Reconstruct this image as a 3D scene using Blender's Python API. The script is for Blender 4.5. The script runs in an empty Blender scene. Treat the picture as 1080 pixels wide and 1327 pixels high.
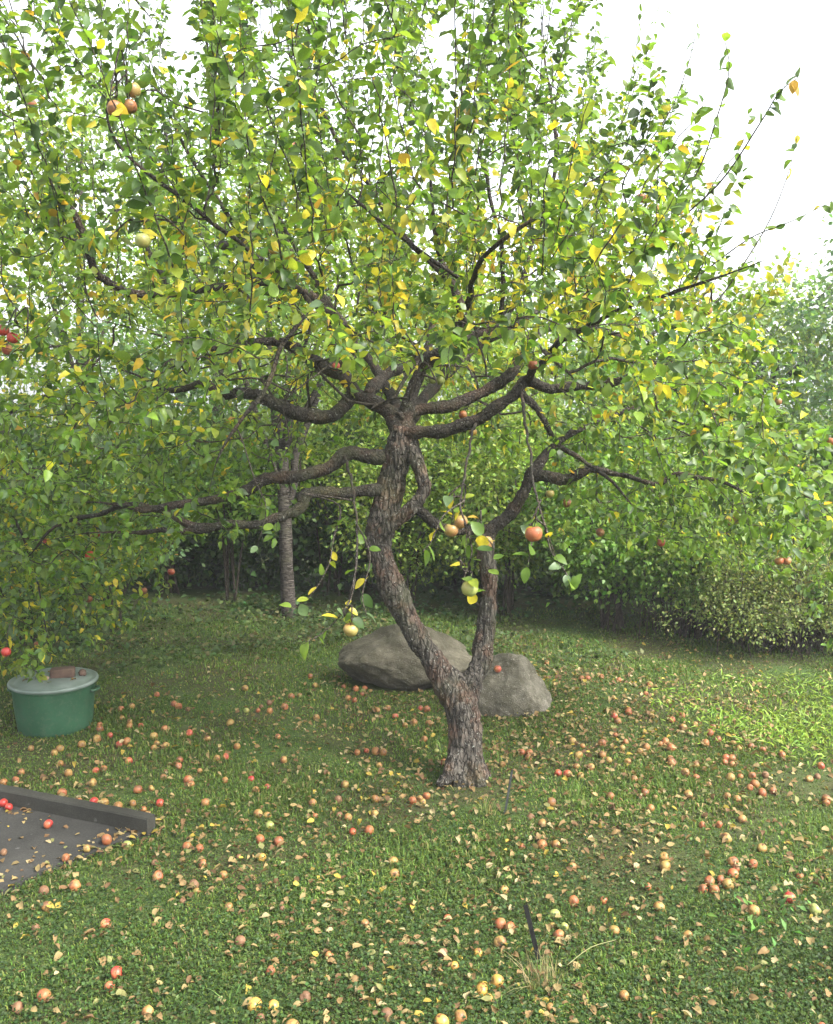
import bpy, bmesh, math, random
import numpy as np
from mathutils import Vector, Matrix, noise

rng = np.random.default_rng(11)
random.seed(11)
SC = bpy.context.scene
COL = SC.collection

# ------------------------------------------------------------------ camera
F = 1250.0                      # focal length in photo pixels (photo 1080 x 1327)
CAMH = 2.84
PITCH = math.atan(148.5 / F)    # horizon near y = 515
cam_d = bpy.data.cameras.new('camera')
cam = bpy.data.objects.new('camera', cam_d)
COL.objects.link(cam)
cam.location = (0, 0, CAMH)
cam.rotation_euler = (math.pi / 2 - PITCH, 0, 0)
cam_d.sensor_fit = 'VERTICAL'
cam_d.sensor_height = 36
cam_d.lens = F / 1327 * 36
cam_d.clip_start = 0.1
cam_d.clip_end = 2000
SC.camera = cam

# ------------------------------------------------------------------ light
SUN_AZ = math.radians(122)       # clockwise from +Y (north), i.e. from the right, a little from the house side
SUN_EL = math.radians(48)
world = bpy.data.worlds.new('World')
SC.world = world
world.use_nodes = True
wn = world.node_tree
wn.nodes.clear()
sky = wn.nodes.new('ShaderNodeTexSky')
sky.sky_type = 'NISHITA'
sky.sun_disc = False
sky.sun_elevation = SUN_EL
sky.sun_rotation = SUN_AZ
sky.air_density = 1.0
sky.dust_density = 4.0
sky.ozone_density = 1.0
hs = wn.nodes.new('ShaderNodeHueSaturation')
hs.inputs['Saturation'].default_value = 0.22
hs.inputs['Value'].default_value = 1.15
bg = wn.nodes.new('ShaderNodeBackground')
bg.inputs['Strength'].default_value = 0.15
wo = wn.nodes.new('ShaderNodeOutputWorld')
wn.links.new(sky.outputs[0], hs.inputs['Color'])
wn.links.new(hs.outputs[0], bg.inputs['Color'])
wn.links.new(bg.outputs[0], wo.inputs['Surface'])

sd = bpy.data.lights.new('sun', 'SUN')
sd.energy = 2.0
sd.angle = math.radians(8)
sd.color = (1.0, 0.95, 0.86)
sun = bpy.data.objects.new('sun', sd)
COL.objects.link(sun)
tow = Vector((math.sin(SUN_AZ) * math.cos(SUN_EL), math.cos(SUN_AZ) * math.cos(SUN_EL), math.sin(SUN_EL)))
sun.rotation_euler = tow.to_track_quat('Z', 'Y').to_euler()
sun.location = tow * 30

vs = SC.view_settings
vs.view_transform = 'Standard'
vs.look = 'None'
vs.gamma = 1
vs.use_curve_mapping = False
vs.exposure = 2.05
SC.render.engine = 'CYCLES'
cy = SC.cycles
cy.max_bounces = 6
cy.diffuse_bounces = 4
cy.glossy_bounces = 2
cy.transmission_bounces = 4
cy.transparent_max_bounces = 4
cy.sample_clamp_indirect = 6

# ------------------------------------------------------------------ helpers
CP, SP = math.cos(PITCH), math.sin(PITCH)


def at(x, y, d):
    """photo pixel + depth along the view axis -> world point"""
    xc, yc = (x - 540) / F, (663.5 - y) / F
    return np.array((d * xc, d * (CP + yc * SP), CAMH + d * (-SP + yc * CP)))


def ground(x, y, z=0.0):
    """photo pixel -> the point of the ground it shows"""
    xc, yc = (x - 540) / F, (663.5 - y) / F
    dz = -SP + yc * CP
    d = (z - CAMH) / dz
    return np.array((d * xc, d * (CP + yc * SP), z))


def project(P):
    P = np.atleast_2d(P)
    rel = P - np.array((0, 0, CAMH))
    d = rel[:, 1] * CP - rel[:, 2] * SP
    u = rel[:, 1] * SP + rel[:, 2] * CP
    return 540 + F * rel[:, 0] / d, 663.5 - F * u / d, d


def norm(a):
    return a / np.maximum(np.linalg.norm(a, axis=-1, keepdims=True), 1e-9)


def mesh_np(name, V, Fs, smooth=True, attrs=None, mat=None):
    V = np.asarray(V, dtype=np.float32)
    Fs = np.asarray(Fs, dtype=np.int32)
    k = Fs.shape[1]
    me = bpy.data.meshes.new(name)
    me.vertices.add(len(V))
    me.vertices.foreach_set('co', V.ravel())
    me.loops.add(len(Fs) * k)
    me.loops.foreach_set('vertex_index', Fs.ravel())
    me.polygons.add(len(Fs))
    me.polygons.foreach_set('loop_start', np.arange(0, len(Fs) * k, k, dtype=np.int32))
    me.polygons.foreach_set('use_smooth', np.full(len(Fs), smooth, dtype=bool))
    me.update(calc_edges=True)
    if attrs:
        for an, arr in attrs.items():
            a = me.attributes.new(an, 'FLOAT_COLOR', 'POINT')
            arr = np.asarray(arr, dtype=np.float32)
            if arr.shape[1] == 3:
                arr = np.hstack([arr, np.ones((len(arr), 1), np.float32)])
            a.data.foreach_set('color', arr.ravel())
    if mat:
        me.materials.append(mat)
    return me


def link(name, me, parent=None, loc=None, label=None, cat=None, group=None, kind=None):
    o = bpy.data.objects.new(name, me)
    COL.objects.link(o)
    if loc is not None:
        o.location = loc
    if parent is not None:
        o.parent = parent
    if label:
        o['label'] = label
    if cat:
        o['category'] = cat
    if group:
        o['group'] = group
    if kind:
        o['kind'] = kind
    return o


def root(name, loc, label, cat, group=None):
    return link(name, None, None, loc, label, cat, group)


def catmull(pts, n=6):
    """smooth a polyline of rows (x, y, z, r...)"""
    P = np.asarray(pts, float)
    Q = np.vstack([2 * P[0] - P[1], P, 2 * P[-1] - P[-2]])
    out = []
    for i in range(1, len(Q) - 2):
        p0, p1, p2, p3 = Q[i - 1], Q[i], Q[i + 1], Q[i + 2]
        for t in np.linspace(0, 1, n, endpoint=False):
            out.append(0.5 * (2 * p1 + (p2 - p0) * t + (2 * p0 - 5 * p1 + 4 * p2 - p3) * t * t
                              + (3 * p1 - p0 - 3 * p2 + p3) * t ** 3))
    out.append(P[-1])
    return np.array(out)


def tube(pts, rad, seg=6, rough=0.0, cap=True):
    """swept tube -> (V, quads)"""
    P = np.asarray(pts, float)
    n = len(P)
    T = norm(np.gradient(P, axis=0))
    ref = np.array((0.3, 0.1, 1.0)) if abs(T[0][2]) < 0.9 else np.array((1.0, 0.2, 0))
    u = norm(np.cross(T[0], ref))
    V = []
    ang = np.linspace(0, 2 * math.pi, seg, endpoint=False)
    for i in range(n):
        u = u - T[i] * np.dot(u, T[i])
        u = u / max(np.linalg.norm(u), 1e-9)
        w = np.cross(T[i], u)
        r = rad[i]
        rr = r * (1 + rough * (rng.random(seg) - 0.5) * 2) if rough else np.full(seg, r)
        V.append(P[i] + (np.cos(ang) * rr)[:, None] * u + (np.sin(ang) * rr)[:, None] * w)
    V = np.vstack(V)
    i, j = np.meshgrid(np.arange(n - 1), np.arange(seg), indexing='ij')
    a = i * seg + j
    b = i * seg + (j + 1) % seg
    Fq = np.stack([a, b, b + seg, a + seg], -1).reshape(-1, 4)
    if cap:      # close both ends with a centre point (degenerate quads kept out: use fan of quads over two segs)
        c0, c1 = len(V), len(V) + 1
        V = np.vstack([V, P[0][None], P[-1][None]])
        extra = []
        for j in range(0, seg, 2):
            extra.append((c0, (j + 2) % seg, (j + 1) % seg, j))
            o_ = (n - 1) * seg
            extra.append((c1, o_ + j, o_ + (j + 1) % seg, o_ + (j + 2) % seg))
        Fq = np.vstack([Fq, np.array(extra)])
    return V, Fq


def merge(parts):
    V, Fs, o = [], [], 0
    for v, f in parts:
        V.append(v)
        Fs.append(f + o)
        o += len(v)
    return np.vstack(V), np.vstack(Fs)


# ------------------------------------------------------------------ materials
def nt(name):
    m = bpy.data.materials.new(name)
    m.use_nodes = True
    t = m.node_tree
    t.nodes.clear()
    out = t.nodes.new('ShaderNodeOutputMaterial')
    return m, t, out


def N(t, kind, **kw):
    n = t.nodes.new(kind)
    for k, v in kw.items():
        if k in n.inputs:
            n.inputs[k].default_value = v
        else:
            setattr(n, k, v)
    return n


def ramp(t, fac, stops, interp='LINEAR'):
    r = t.nodes.new('ShaderNodeValToRGB')
    r.color_ramp.interpolation = interp
    el = r.color_ramp.elements
    while len(el) < len(stops):
        el.new(0.5)
    for e, (p, c) in zip(el, stops):
        e.position = p
        e.color = (c[0], c[1], c[2], 1)
    t.links.new(fac, r.inputs['Fac'])
    return r


def mixc(t, fac, a, b, mode='MIX'):
    m = t.nodes.new('ShaderNodeMix')
    m.data_type = 'RGBA'
    m.blend_type = mode
    for s, v in ((m.inputs[0], fac), (m.inputs[6], a), (m.inputs[7], b)):
        if isinstance(v, (int, float)):
            s.default_value = v
        elif isinstance(v, tuple):
            s.default_value = (v[0], v[1], v[2], 1)
        else:
            t.links.new(v, s)
    return m.outputs[2]


def coords(t, which='Object', scale=1.0):
    c = t.nodes.new('ShaderNodeTexCoord')
    mp = t.nodes.new('ShaderNodeMapping')
    mp.inputs['Scale'].default_value = (scale,) * 3 if not isinstance(scale, tuple) else scale
    t.links.new(c.outputs[which], mp.inputs[0])
    return mp.outputs[0]


def noise_n(t, vec, scale, detail=4, rough=0.55):
    n = N(t, 'ShaderNodeTexNoise', Scale=scale, Detail=detail, Roughness=rough)
    t.links.new(vec, n.inputs['Vector'])
    return n.outputs['Fac']


def finish(t, out, col, rough=0.7, spec=0.3, bump=None, bstr=0.5, bdist=0.01):
    p = t.nodes.new('ShaderNodeBsdfPrincipled')
    if isinstance(col, tuple):
        p.inputs['Base Color'].default_value = (*col, 1)
    else:
        t.links.new(col, p.inputs['Base Color'])
    if isinstance(rough, (int, float)):
        p.inputs['Roughness'].default_value = rough
    else:
        t.links.new(rough, p.inputs['Roughness'])
    p.inputs['Specular IOR Level'].default_value = spec
    if bump is not None:
        b = N(t, 'ShaderNodeBump', Strength=bstr, Distance=bdist)
        t.links.new(bump, b.inputs['Height'])
        t.links.new(b.outputs[0], p.inputs['Normal'])
    t.links.new(p.outputs[0], out.inputs['Surface'])
    return p


def mat_leaf(name, trans=0.42, rough=0.5, spec=0.3, spots=0.0):
    m, t, out = nt(name)
    a = N(t, 'ShaderNodeAttribute', attribute_name='lc')
    v = coords(t, 'Object')
    n1 = noise_n(t, v, 28, 3)
    r = ramp(t, n1, [(0.3, (0.72, 0.74, 0.72)), (0.7, (1.22, 1.2, 1.15))])
    col = mixc(t, 1.0, a.outputs['Color'], r.outputs[0], 'MULTIPLY')
    if spots:
        n2 = noise_n(t, v, 110, 2)
        r2 = ramp(t, n2, [(0.66, (0, 0, 0)), (0.72, (1, 1, 1))])
        ms = N(t, 'ShaderNodeMath', operation='MULTIPLY')
        t.links.new(r2.outputs[0], ms.inputs[0])
        ms.inputs[1].default_value = spots
        col = mixc(t, ms.outputs[0], col, (0.16, 0.09, 0.03))
    p = t.nodes.new('ShaderNodeBsdfPrincipled')
    t.links.new(col, p.inputs['Base Color'])
    p.inputs['Roughness'].default_value = rough
    p.inputs['Specular IOR Level'].default_value = spec
    tr = t.nodes.new('ShaderNodeBsdfTranslucent')
    tc = mixc(t, 1.0, col, (1.5, 1.5, 0.75), 'MULTIPLY')
    t.links.new(tc, tr.inputs['Color'])
    ms = N(t, 'ShaderNodeMixShader', Fac=trans)
    t.links.new(p.outputs[0], ms.inputs[1])
    t.links.new(tr.outputs[0], ms.inputs[2])
    t.links.new(ms.outputs[0], out.inputs['Surface'])
    return m


def mat_bark(name, dark, light, lichen=0.5, red=0.0, scale=1.0, stretch=(1, 1, 0.28), ck=0.4):
    m, t, out = nt(name)
    v = coords(t, 'Object')
    vs_ = coords(t, 'Object', tuple(s * scale for s in stretch))
    n1 = noise_n(t, vs_, 38, 6, 0.65)
    n2 = noise_n(t, v, 5.5, 3)
    n3 = noise_n(t, v, 60, 3, 0.6)
    base = ramp(t, n1, [(0.32, dark), (0.72, light)]).outputs[0]
    if red:
        f = ramp(t, n2, [(0.48, (0, 0, 0)), (0.62, (red, red, red))]).outputs[0]
        base = mixc(t, f, base, (0.13, 0.07, 0.045))
    nd = N(t, 'ShaderNodeTexNoise', Scale=14.0, Detail=3.0)
    t.links.new(v, nd.inputs['Vector'])
    vm = N(t, 'ShaderNodeVectorMath', operation='MULTIPLY_ADD')
    t.links.new(nd.outputs['Color'], vm.inputs[0])
    vm.inputs[1].default_value = (0.05, 0.05, 0.05)
    t.links.new(vs_, vm.inputs[2])
    vo = N(t, 'ShaderNodeTexVoronoi', Scale=30.0, feature='DISTANCE_TO_EDGE')
    t.links.new(vm.outputs[0], vo.inputs['Vector'])
    crack = ramp(t, vo.outputs['Distance'], [(0.0, (ck, ck, ck)), (0.16, (1, 1, 1))]).outputs[0]
    base = mixc(t, 0.9, base, crack, 'MULTIPLY')
    hgt_ = mixc(t, 0.6, n1, crack)
    lf = ramp(t, n3, [(0.62, (0, 0, 0)), (0.70, (lichen, lichen, lichen))]).outputs[0]
    col = mixc(t, lf, base, (0.32, 0.33, 0.29))
    gm = ramp(t, noise_n(t, v, 3.1, 3), [(0.5, (0, 0, 0)), (0.75, (0.4, 0.4, 0.4))]).outputs[0]
    col = mixc(t, gm, col, (0.09, 0.10, 0.05))
    finish(t, out, col, 0.9, 0.15, hgt_, 1.0, 0.03)
    return m


def mat_plain(name, stops, scale, rough=0.8, spec=0.3, bump=0.3, bdist=0.004, detail=5, stretch=1.0):
    m, t, out = nt(name)
    v = coords(t, 'Object', stretch)
    n1 = noise_n(t, v, scale, detail)
    col = ramp(t, n1, stops).outputs[0]
    n2 = noise_n(t, v, scale * 9, 3)
    finish(t, out, col, rough, spec, n2, bump, bdist)
    return m


M = {}
M['leaf'] = mat_leaf('apple_leaf', 0.52, 0.42, 0.38, 0.35)
M['bgleaf'] = mat_leaf('shrub_leaf', 0.5, 0.45, 0.35)
M['grass'] = mat_leaf('grass_blade', 0.3, 0.55, 0.2)
M['litter'] = mat_leaf('dry_leaf', 0.2, 0.7, 0.2, 0.5)
M['bark'] = mat_bark('apple_bark', (0.016, 0.014, 0.012), (0.14, 0.125, 0.106), 0.75, 0.5)
M['twig'] = mat_bark('twig_bark', (0.035, 0.03, 0.024), (0.12, 0.10, 0.08), 0.25, 0.0, 2.0)
M['limb'] = mat_bark('limb_bark', (0.012, 0.0105, 0.009), (0.072, 0.064, 0.053), 0.5, 0.25, 1.4, (1, 1, 0.8), 0.6)
M['cherry'] = mat_bark('banded_bark', (0.035, 0.030, 0.026), (0.115, 0.10, 0.088), 0.2, 0.0, 1.0, (0.25, 0.25, 1.4))
M['shrubstem'] = mat_bark('shrub_stem', (0.03, 0.025, 0.02), (0.13, 0.105, 0.08), 0.1, 0.0, 2.0)


def mat_ground():
    m, t, out = nt('lawn_soil')
    v = coords(t, 'Object')
    n1 = noise_n(t, v, 1.3, 5)
    n2 = noise_n(t, v, 40, 5, 0.7)
    a = ramp(t, n2, [(0.3, (0.026, 0.030, 0.012)), (0.7, (0.075, 0.072, 0.033))]).outputs[0]
    b = ramp(t, n2, [(0.3, (0.026, 0.045, 0.014)), (0.7, (0.065, 0.10, 0.028))]).outputs[0]
    f = ramp(t, n1, [(0.4, (0, 0, 0)), (0.6, (1, 1, 1))]).outputs[0]
    finish(t, out, mixc(t, f, a, b), 0.95, 0.1, n2, 0.8, 0.02)
    return m


def mat_stone(name, c0, c1, c2, spk=0.5):
    m, t, out = nt(name)
    v = coords(t, 'Object')
    n1 = noise_n(t, v, 3.2, 6, 0.6)
    n2 = noise_n(t, v, 85, 3, 0.6)
    n3 = noise_n(t, v, 9, 7, 0.72)
    base = ramp(t, n1, [(0.3, c0), (0.5, c1), (0.72, c2)]).outputs[0]
    base = mixc(t, ramp(t, n3, [(0.4, (0, 0, 0)), (0.62, (0.75, 0.75, 0.75))]).outputs[0], base, (0.052, 0.05, 0.03))
    col = mixc(t, ramp(t, n2, [(0.62, (0, 0, 0)), (0.7, (spk, spk, spk))]).outputs[0], base, (0.42, 0.41, 0.37))
    h = mixc(t, 0.45, n3, n2)
    finish(t, out, col, 0.92, 0.2, h, 1.0, 0.04)
    return m


def mat_concrete(name, dark, light):
    m, t, out = nt(name)
    v = coords(t, 'Object')
    n1 = noise_n(t, v, 2.3, 6, 0.6)
    n2 = noise_n(t, v, 90, 4, 0.7)
    n3 = noise_n(t, v, 9, 4)
    base = ramp(t, n1, [(0.3, dark), (0.7, light)]).outputs[0]
    col = mixc(t, 0.6, base, ramp(t, n2, [(0.3, (0.5, 0.5, 0.5)), (0.7, (1.4, 1.4, 1.4))]).outputs[0], 'MULTIPLY')
    wp = ramp(t, n3, [(0.68, (0, 0, 0)), (0.76, (0.6, 0.6, 0.6))]).outputs[0]
    col = mixc(t, wp, col, (0.16, 0.155, 0.15))
    finish(t, out, col, 0.93, 0.2, n2, 0.6, 0.006)
    return m


def mat_apple(name, base, blush, cover, speck=0.35, rot=0.0, rough=0.42):
    """cover: 0 none .. 1 red all over; blush lies on one side of the fruit"""
    m, t, out = nt(name)
    c = t.nodes.new('ShaderNodeTexCoord')
    oi = t.nodes.new('ShaderNodeObjectInfo')
    add = N(t, 'ShaderNodeVectorMath', operation='ADD')
    sc_ = N(t, 'ShaderNodeVectorMath', operation='SCALE')
    sc_.inputs['Scale'].default_value = 7.0
    cmb = t.nodes.new('ShaderNodeCombineXYZ')
    for k in range(3):
        t.links.new(oi.outputs['Random'], cmb.inputs[k])
    t.links.new(cmb.outputs[0], sc_.inputs[0])
    t.links.new(c.outputs['Object'], add.inputs[0])
    t.links.new(sc_.outputs[0], add.inputs[1])
    v = add.outputs[0]
    sep = t.nodes.new('ShaderNodeSeparateXYZ')
    t.links.new(c.outputs['Object'], sep.inputs[0])
    n1 = noise_n(t, v, 18, 3)
    ma = N(t, 'ShaderNodeMath', operation='MULTIPLY_ADD')
    t.links.new(sep.outputs['X'], ma.inputs[0])
    ma.inputs[1].default_value = 9.0
    t.links.new(n1, ma.inputs[2])
    lo = 0.95 - cover
    f = ramp(t, ma.outputs[0], [(max(0.0, lo - 0.22), (0, 0, 0)), (min(1.0, lo + 0.28), (1, 1, 1))]).outputs[0]
    b2 = mixc(t, oi.outputs['Random'], base, tuple(min(1, k * 1.25 + 0.01) for k in base))
    col = mixc(t, f, b2, blush)
    n2 = noise_n(t, v, 190, 2)
    col = mixc(t, ramp(t, n2, [(0.63, (0, 0, 0)), (0.7, (speck, speck, speck))]).outputs[0], col, (0.42, 0.33, 0.17))
    n3 = noise_n(t, v, 26, 4)
    if rot:
        fr = ramp(t, n3, [(0.62 - 0.2 * rot, (0, 0, 0)), (0.72 - 0.2 * rot, (1, 1, 1))]).outputs[0]
        col = mixc(t, fr, col, (0.115, 0.055, 0.025))
    finish(t, out, col, rough, 0.4, n3, 0.12, 0.004)
    return m


APPLE_MATS = {
    'R': mat_apple('red_apple_skin', (0.30, 0.10, 0.035), (0.30, 0.028, 0.022), 0.72, 0.25),
    'r': mat_apple('red_blushed_apple_skin', (0.28, 0.13, 0.04), (0.27, 0.05, 0.028), 0.6, 0.3, 0.3),
    'o': mat_apple('peach_apple_skin', (0.225, 0.11, 0.032), (0.21, 0.062, 0.022), 0.55, 0.4, 0.5, 0.55),
    'y': mat_apple('yellow_apple_skin', (0.21, 0.14, 0.036), (0.20, 0.09, 0.026), 0.42, 0.4, 0.5, 0.55),
    'Y': mat_apple('golden_apple_skin', (0.31, 0.19, 0.035), (0.29, 0.14, 0.03), 0.35, 0.4, 0.2),
    'g': mat_apple('green_apple_skin', (0.18, 0.205, 0.055), (0.21, 0.175, 0.05), 0.25, 0.35),
    'b': mat_apple('rotten_apple_skin', (0.15, 0.08, 0.038), (0.10, 0.05, 0.024), 0.5, 0.3, 0.7, 0.7),
    'h': mat_apple('russet_apple_skin', (0.20, 0.165, 0.045), (0.20, 0.10, 0.035), 0.45, 0.6),
    'k': mat_apple('shrivelled_apple_skin', (0.02, 0.016, 0.014), (0.03, 0.02, 0.016), 0.4, 0.0, 0.0, 0.6),
}
M['soil'] = mat_ground()
M['stoneA'] = mat_stone('brown_granite', (0.06, 0.054, 0.039), (0.108, 0.097, 0.071), (0.165, 0.148, 0.112), 0.35)
M['stoneB'] = mat_stone('grey_granite', (0.085, 0.077, 0.058), (0.14, 0.128, 0.10), (0.20, 0.184, 0.148), 0.55)
M['slab'] = mat_concrete('dark_concrete', (0.021, 0.0212, 0.019), (0.042, 0.041, 0.037))
M['kerb'] = mat_concrete('kerb_concrete', (0.020, 0.020, 0.016), (0.047, 0.046, 0.038))
M['iron'] = mat_plain('black_iron', [(0.3, (0.006, 0.0065, 0.006)), (0.75, (0.016, 0.016, 0.015))], 30, 0.85, 0.12)
M['greyiron'] = mat_plain('grey_iron', [(0.3, (0.018, 0.021, 0.02)), (0.75, (0.04, 0.044, 0.042))], 30, 0.8, 0.15)
M['brick'] = mat_plain('old_block', [(0.3, (0.07, 0.045, 0.035)), (0.75, (0.15, 0.10, 0.075))], 14, 0.9, 0.2, 0.6)
M['pebble'] = mat_plain('tan_stone', [(0.3, (0.22, 0.16, 0.11)), (0.75, (0.38, 0.29, 0.21))], 18, 0.85, 0.2, 0.5)


def mat_tub():
    m, t, out = nt('green_plastic')
    v = coords(t, 'Object')
    n1 = noise_n(t, v, 4.5, 5)
    n2 = noise_n(t, v, 30, 4, 0.7)
    col = ramp(t, n1, [(0.3, (0.016, 0.058, 0.028)), (0.7, (0.028, 0.088, 0.046))]).outputs[0]
    col = mixc(t, ramp(t, n2, [(0.5, (0, 0, 0)), (0.75, (0.55, 0.55, 0.55))]).outputs[0], col, (0.085, 0.105, 0.07))
    rr = ramp(t, n2, [(0.3, (0.38, 0.38, 0.38)), (0.7, (0.6, 0.6, 0.6))]).outputs[0]
    finish(t, out, col, rr, 0.4, n2, 0.1, 0.003)
    return m


M['tub'] = mat_tub()
M['lid'] = mat_plain('pale_lid_plastic', [(0.3, (0.10, 0.135, 0.115)), (0.7, (0.19, 0.225, 0.205))], 5, 0.5, 0.4, 0.1)

# ------------------------------------------------------------------ the ground
def gz(x, y):
    x = np.asarray(x, float)
    y = np.asarray(y, float)
    far = np.clip((y - 10.5) / 3.0, 0, 1)
    return (0.018 * np.sin(x * 1.7 + 0.6 * y) + 0.014 * np.sin(2.3 * y - 0.9 * x + 1.0)
            + 0.008 * np.sin(5.1 * x + 3.3 * y)) * np.clip((np.abs(x + 0) + 3) / 4, 0, 1) + 0.10 * far * far


gx = np.concatenate([np.linspace(-220, -9, 16), np.linspace(-8.8, 8.8, 177), np.linspace(9, 220, 16)])
gy = np.concatenate([np.linspace(-40, 2.0, 8), np.linspace(2.1, 18, 160), np.linspace(18.4, 420, 22)])
X, Y = np.meshgrid(gx, gy)
Z = gz(X, Y)
nx, ny = len(gx), len(gy)
i, j = np.meshgrid(np.arange(ny - 1), np.arange(nx - 1), indexing='ij')
a = (i * nx + j).ravel()
Fq = np.stack([a, a + 1, a + nx + 1, a + nx], -1)
link('lawn', mesh_np('lawn', np.stack([X, Y, Z], -1).reshape(-1, 3), Fq, mat=M['soil']), kind='structure')

# concrete floor at the left with its kerb
SLZ = 0.03
kp0, kp1 = ground(0, 1041, SLZ), ground(186, 1079, SLZ)          # foot of the kerb
kd = norm(kp1 - kp0)
kn = np.array((-kd[1], kd[0], 0))                                 # away from the slab
slab_px = [(186, 1079), (150, 1092), (118, 1106), (70, 1122), (30, 1138), (0, 1152)]
outl = [kp0 - kd * 2.6] + [kp0] + [ground(x, y, SLZ) for x, y in slab_px] + [ground(-60, 1178, SLZ), ground(-300, 1290, SLZ)]
outl[-1] = outl[-2] + np.array((-1.7, -0.35, 0))
outl[0] = kp0 - kd * 2.6
bm = bmesh.new()
vt = [bm.verts.new(p) for p in outl]
f = bm.faces.new(vt)
r_ = bmesh.ops.extrude_face_region(bm, geom=[f])
for v in r_['geom']:
    if isinstance(v, bmesh.types.BMVert):
        v.co.z -= 0.12
bmesh.ops.recalc_face_normals(bm, faces=bm.faces)
me = bpy.data.meshes.new('concrete_floor')
bm.to_mesh(me)
bm.free()
me.materials.append(M['slab'])
o = link('concrete_pavement', me, kind='structure')
SLAB = np.array([p[:2] for p in outl])


def in_poly(px, py, poly):
    px, py = np.asarray(px), np.asarray(py)
    ins = np.zeros(px.shape, bool)
    n = len(poly)
    for k in range(n):
        x0, y0 = poly[k]
        x1, y1 = poly[(k + 1) % n]
        c = ((y0 > py) != (y1 > py)) & (px < (x1 - x0) * (py - y0) / (y1 - y0 + 1e-12) + x0)
        ins ^= c
    return ins


KW = 0.085
kb0, kb1 = kp0 - kd * 2.6, kp1 + kd * 0.03
nseg = 40
V, Fk = [], []
prof = [(0, -0.10), (0.0, 0.088), (0.008, 0.098), (KW - 0.008, 0.10), (KW, 0.09), (KW, -0.10)]
for k in range(nseg + 1):
    p = kb0 + (kb1 - kb0) * k / nseg
    for (q, z) in prof:
        jit = 0.0035 * (rng.random(2) - 0.5)
        V.append((*(p[:2] + kn[:2] * (q + 0.003 + jit[0])), SLZ + z + (jit[1] if z > 0 else 0)))
m_ = len(prof)
for k in range(nseg):
    for q in range(m_):
        Fk.append((k * m_ + q, k * m_ + (q + 1) % m_, (k + 1) * m_ + (q + 1) % m_, (k + 1) * m_ + q))
e = nseg * m_
Fk += [(e, e + 1, e + 4, e + 5), (e + 1, e + 2, e + 3, e + 4), (0, 5, 4, 1), (1, 4, 3, 2)]
link('kerb', mesh_np('kerb', V, Fk, smooth=False, mat=M['kerb']), kind='structure')

# ------------------------------------------------------------------ leaf shapes
def leaf_template(ts, ws, petiole=0.0):
    V, idx = [], []
    for t_, w_ in zip(ts, ws):
        if w_ == 0:
            V.append((0, t_, 0))
            idx.append((len(V) - 1,))
        else:
            V += [(-w_, t_, 1), (0, t_, 0), (w_, t_, 1)]
            idx.append((len(V) - 3, len(V) - 2, len(V) - 1))
    T = []
    for A, B in zip(idx[:-1], idx[1:]):
        if len(A) == 1:
            T += [(A[0], B[1], B[0]), (A[0], B[2], B[1])]
        elif len(B) == 1:
            T += [(A[0], A[1], B[0]), (A[1], A[2], B[0])]
        else:
            T += [(A[0], A[1], B[1]), (A[0], B[1], B[0]), (A[1], A[2], B[2]), (A[1], B[2], B[1])]
    V = np.array(V, float)
    if petiole:
        n = len(V)
        V[:, 1] = V[:, 1] * 1.0
        V = np.vstack([V, [(-0.016, -petiole, 0), (0.016, -petiole, 0), (0.016, 0.02, 0), (-0.016, 0.02, 0)]])
        T += [(n, n + 1, n + 2), (n, n + 2, n + 3)]
    # z column holds "side" flag -> fold amount |x|
    return V, np.array(T)


T_FULL = leaf_template([0, .08, .25, .45, .66, .85, 1], [0, .15, .28, .325, .275, .15, 0], 0.3)
T_MID = leaf_template([0, .3, .7, 1], [0, .32, .25, 0])
T_LOW = leaf_template([0, .45, 1], [0, .30, 0])
T_DIA = (np.array([(0, 0, 0), (-.32, .42, 1), (0, 1, 0), (.32, .42, 1)], float), np.array([(0, 2, 1), (0, 3, 2)]))


def leaf_cloud(P, D, Nr, S, C, templ, asp=1.0, fold=0.35, droop=0.25, wav=0.0):
    """-> (V, F, colours); fold lifts the sides, droop bends the tip down along the normal"""
    TV, TF = templ
    n, k = len(P), len(TV)
    Yv = norm(D)
    Xv = norm(np.cross(Yv, Nr))
    Zv = np.cross(Xv, Yv)
    fo = (fold * (0.4 + 1.2 * rng.random(n)))[:, None]
    dr = (droop * (rng.random(n) * 2.2 - 0.4))[:, None]
    asp_ = (asp * (0.85 + 0.3 * rng.random(n)))[:, None]
    tx = TV[None, :, 0] * asp_
    ty = np.repeat(TV[None, :, 1], n, 0)
    tz = fo * np.abs(TV[None, :, 0]) - dr * np.maximum(ty, 0) ** 2
    if wav:
        tz = tz + wav * (rng.random((n, k)) - 0.5)
    V = P[:, None, :] + S[:, None, None] * (tx[..., None] * Xv[:, None] + ty[..., None] * Yv[:, None] + tz[..., None] * Zv[:, None])
    Fs = TF[None] + (np.arange(n) * k)[:, None, None]
    return V.reshape(-1, 3), Fs.reshape(-1, 3), np.repeat(C, k, 0)


def palette(n, cols, w, jit=0.18):
    cols = np.array(cols)
    w = np.array(w, float)
    c = cols[rng.choice(len(cols), n, p=w / w.sum())]
    return np.clip(c * (1 + jit * rng.standard_normal((n, 1))) * (1 + 0.07 * rng.standard_normal((n, 3))), 0.003, 0.9)


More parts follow.
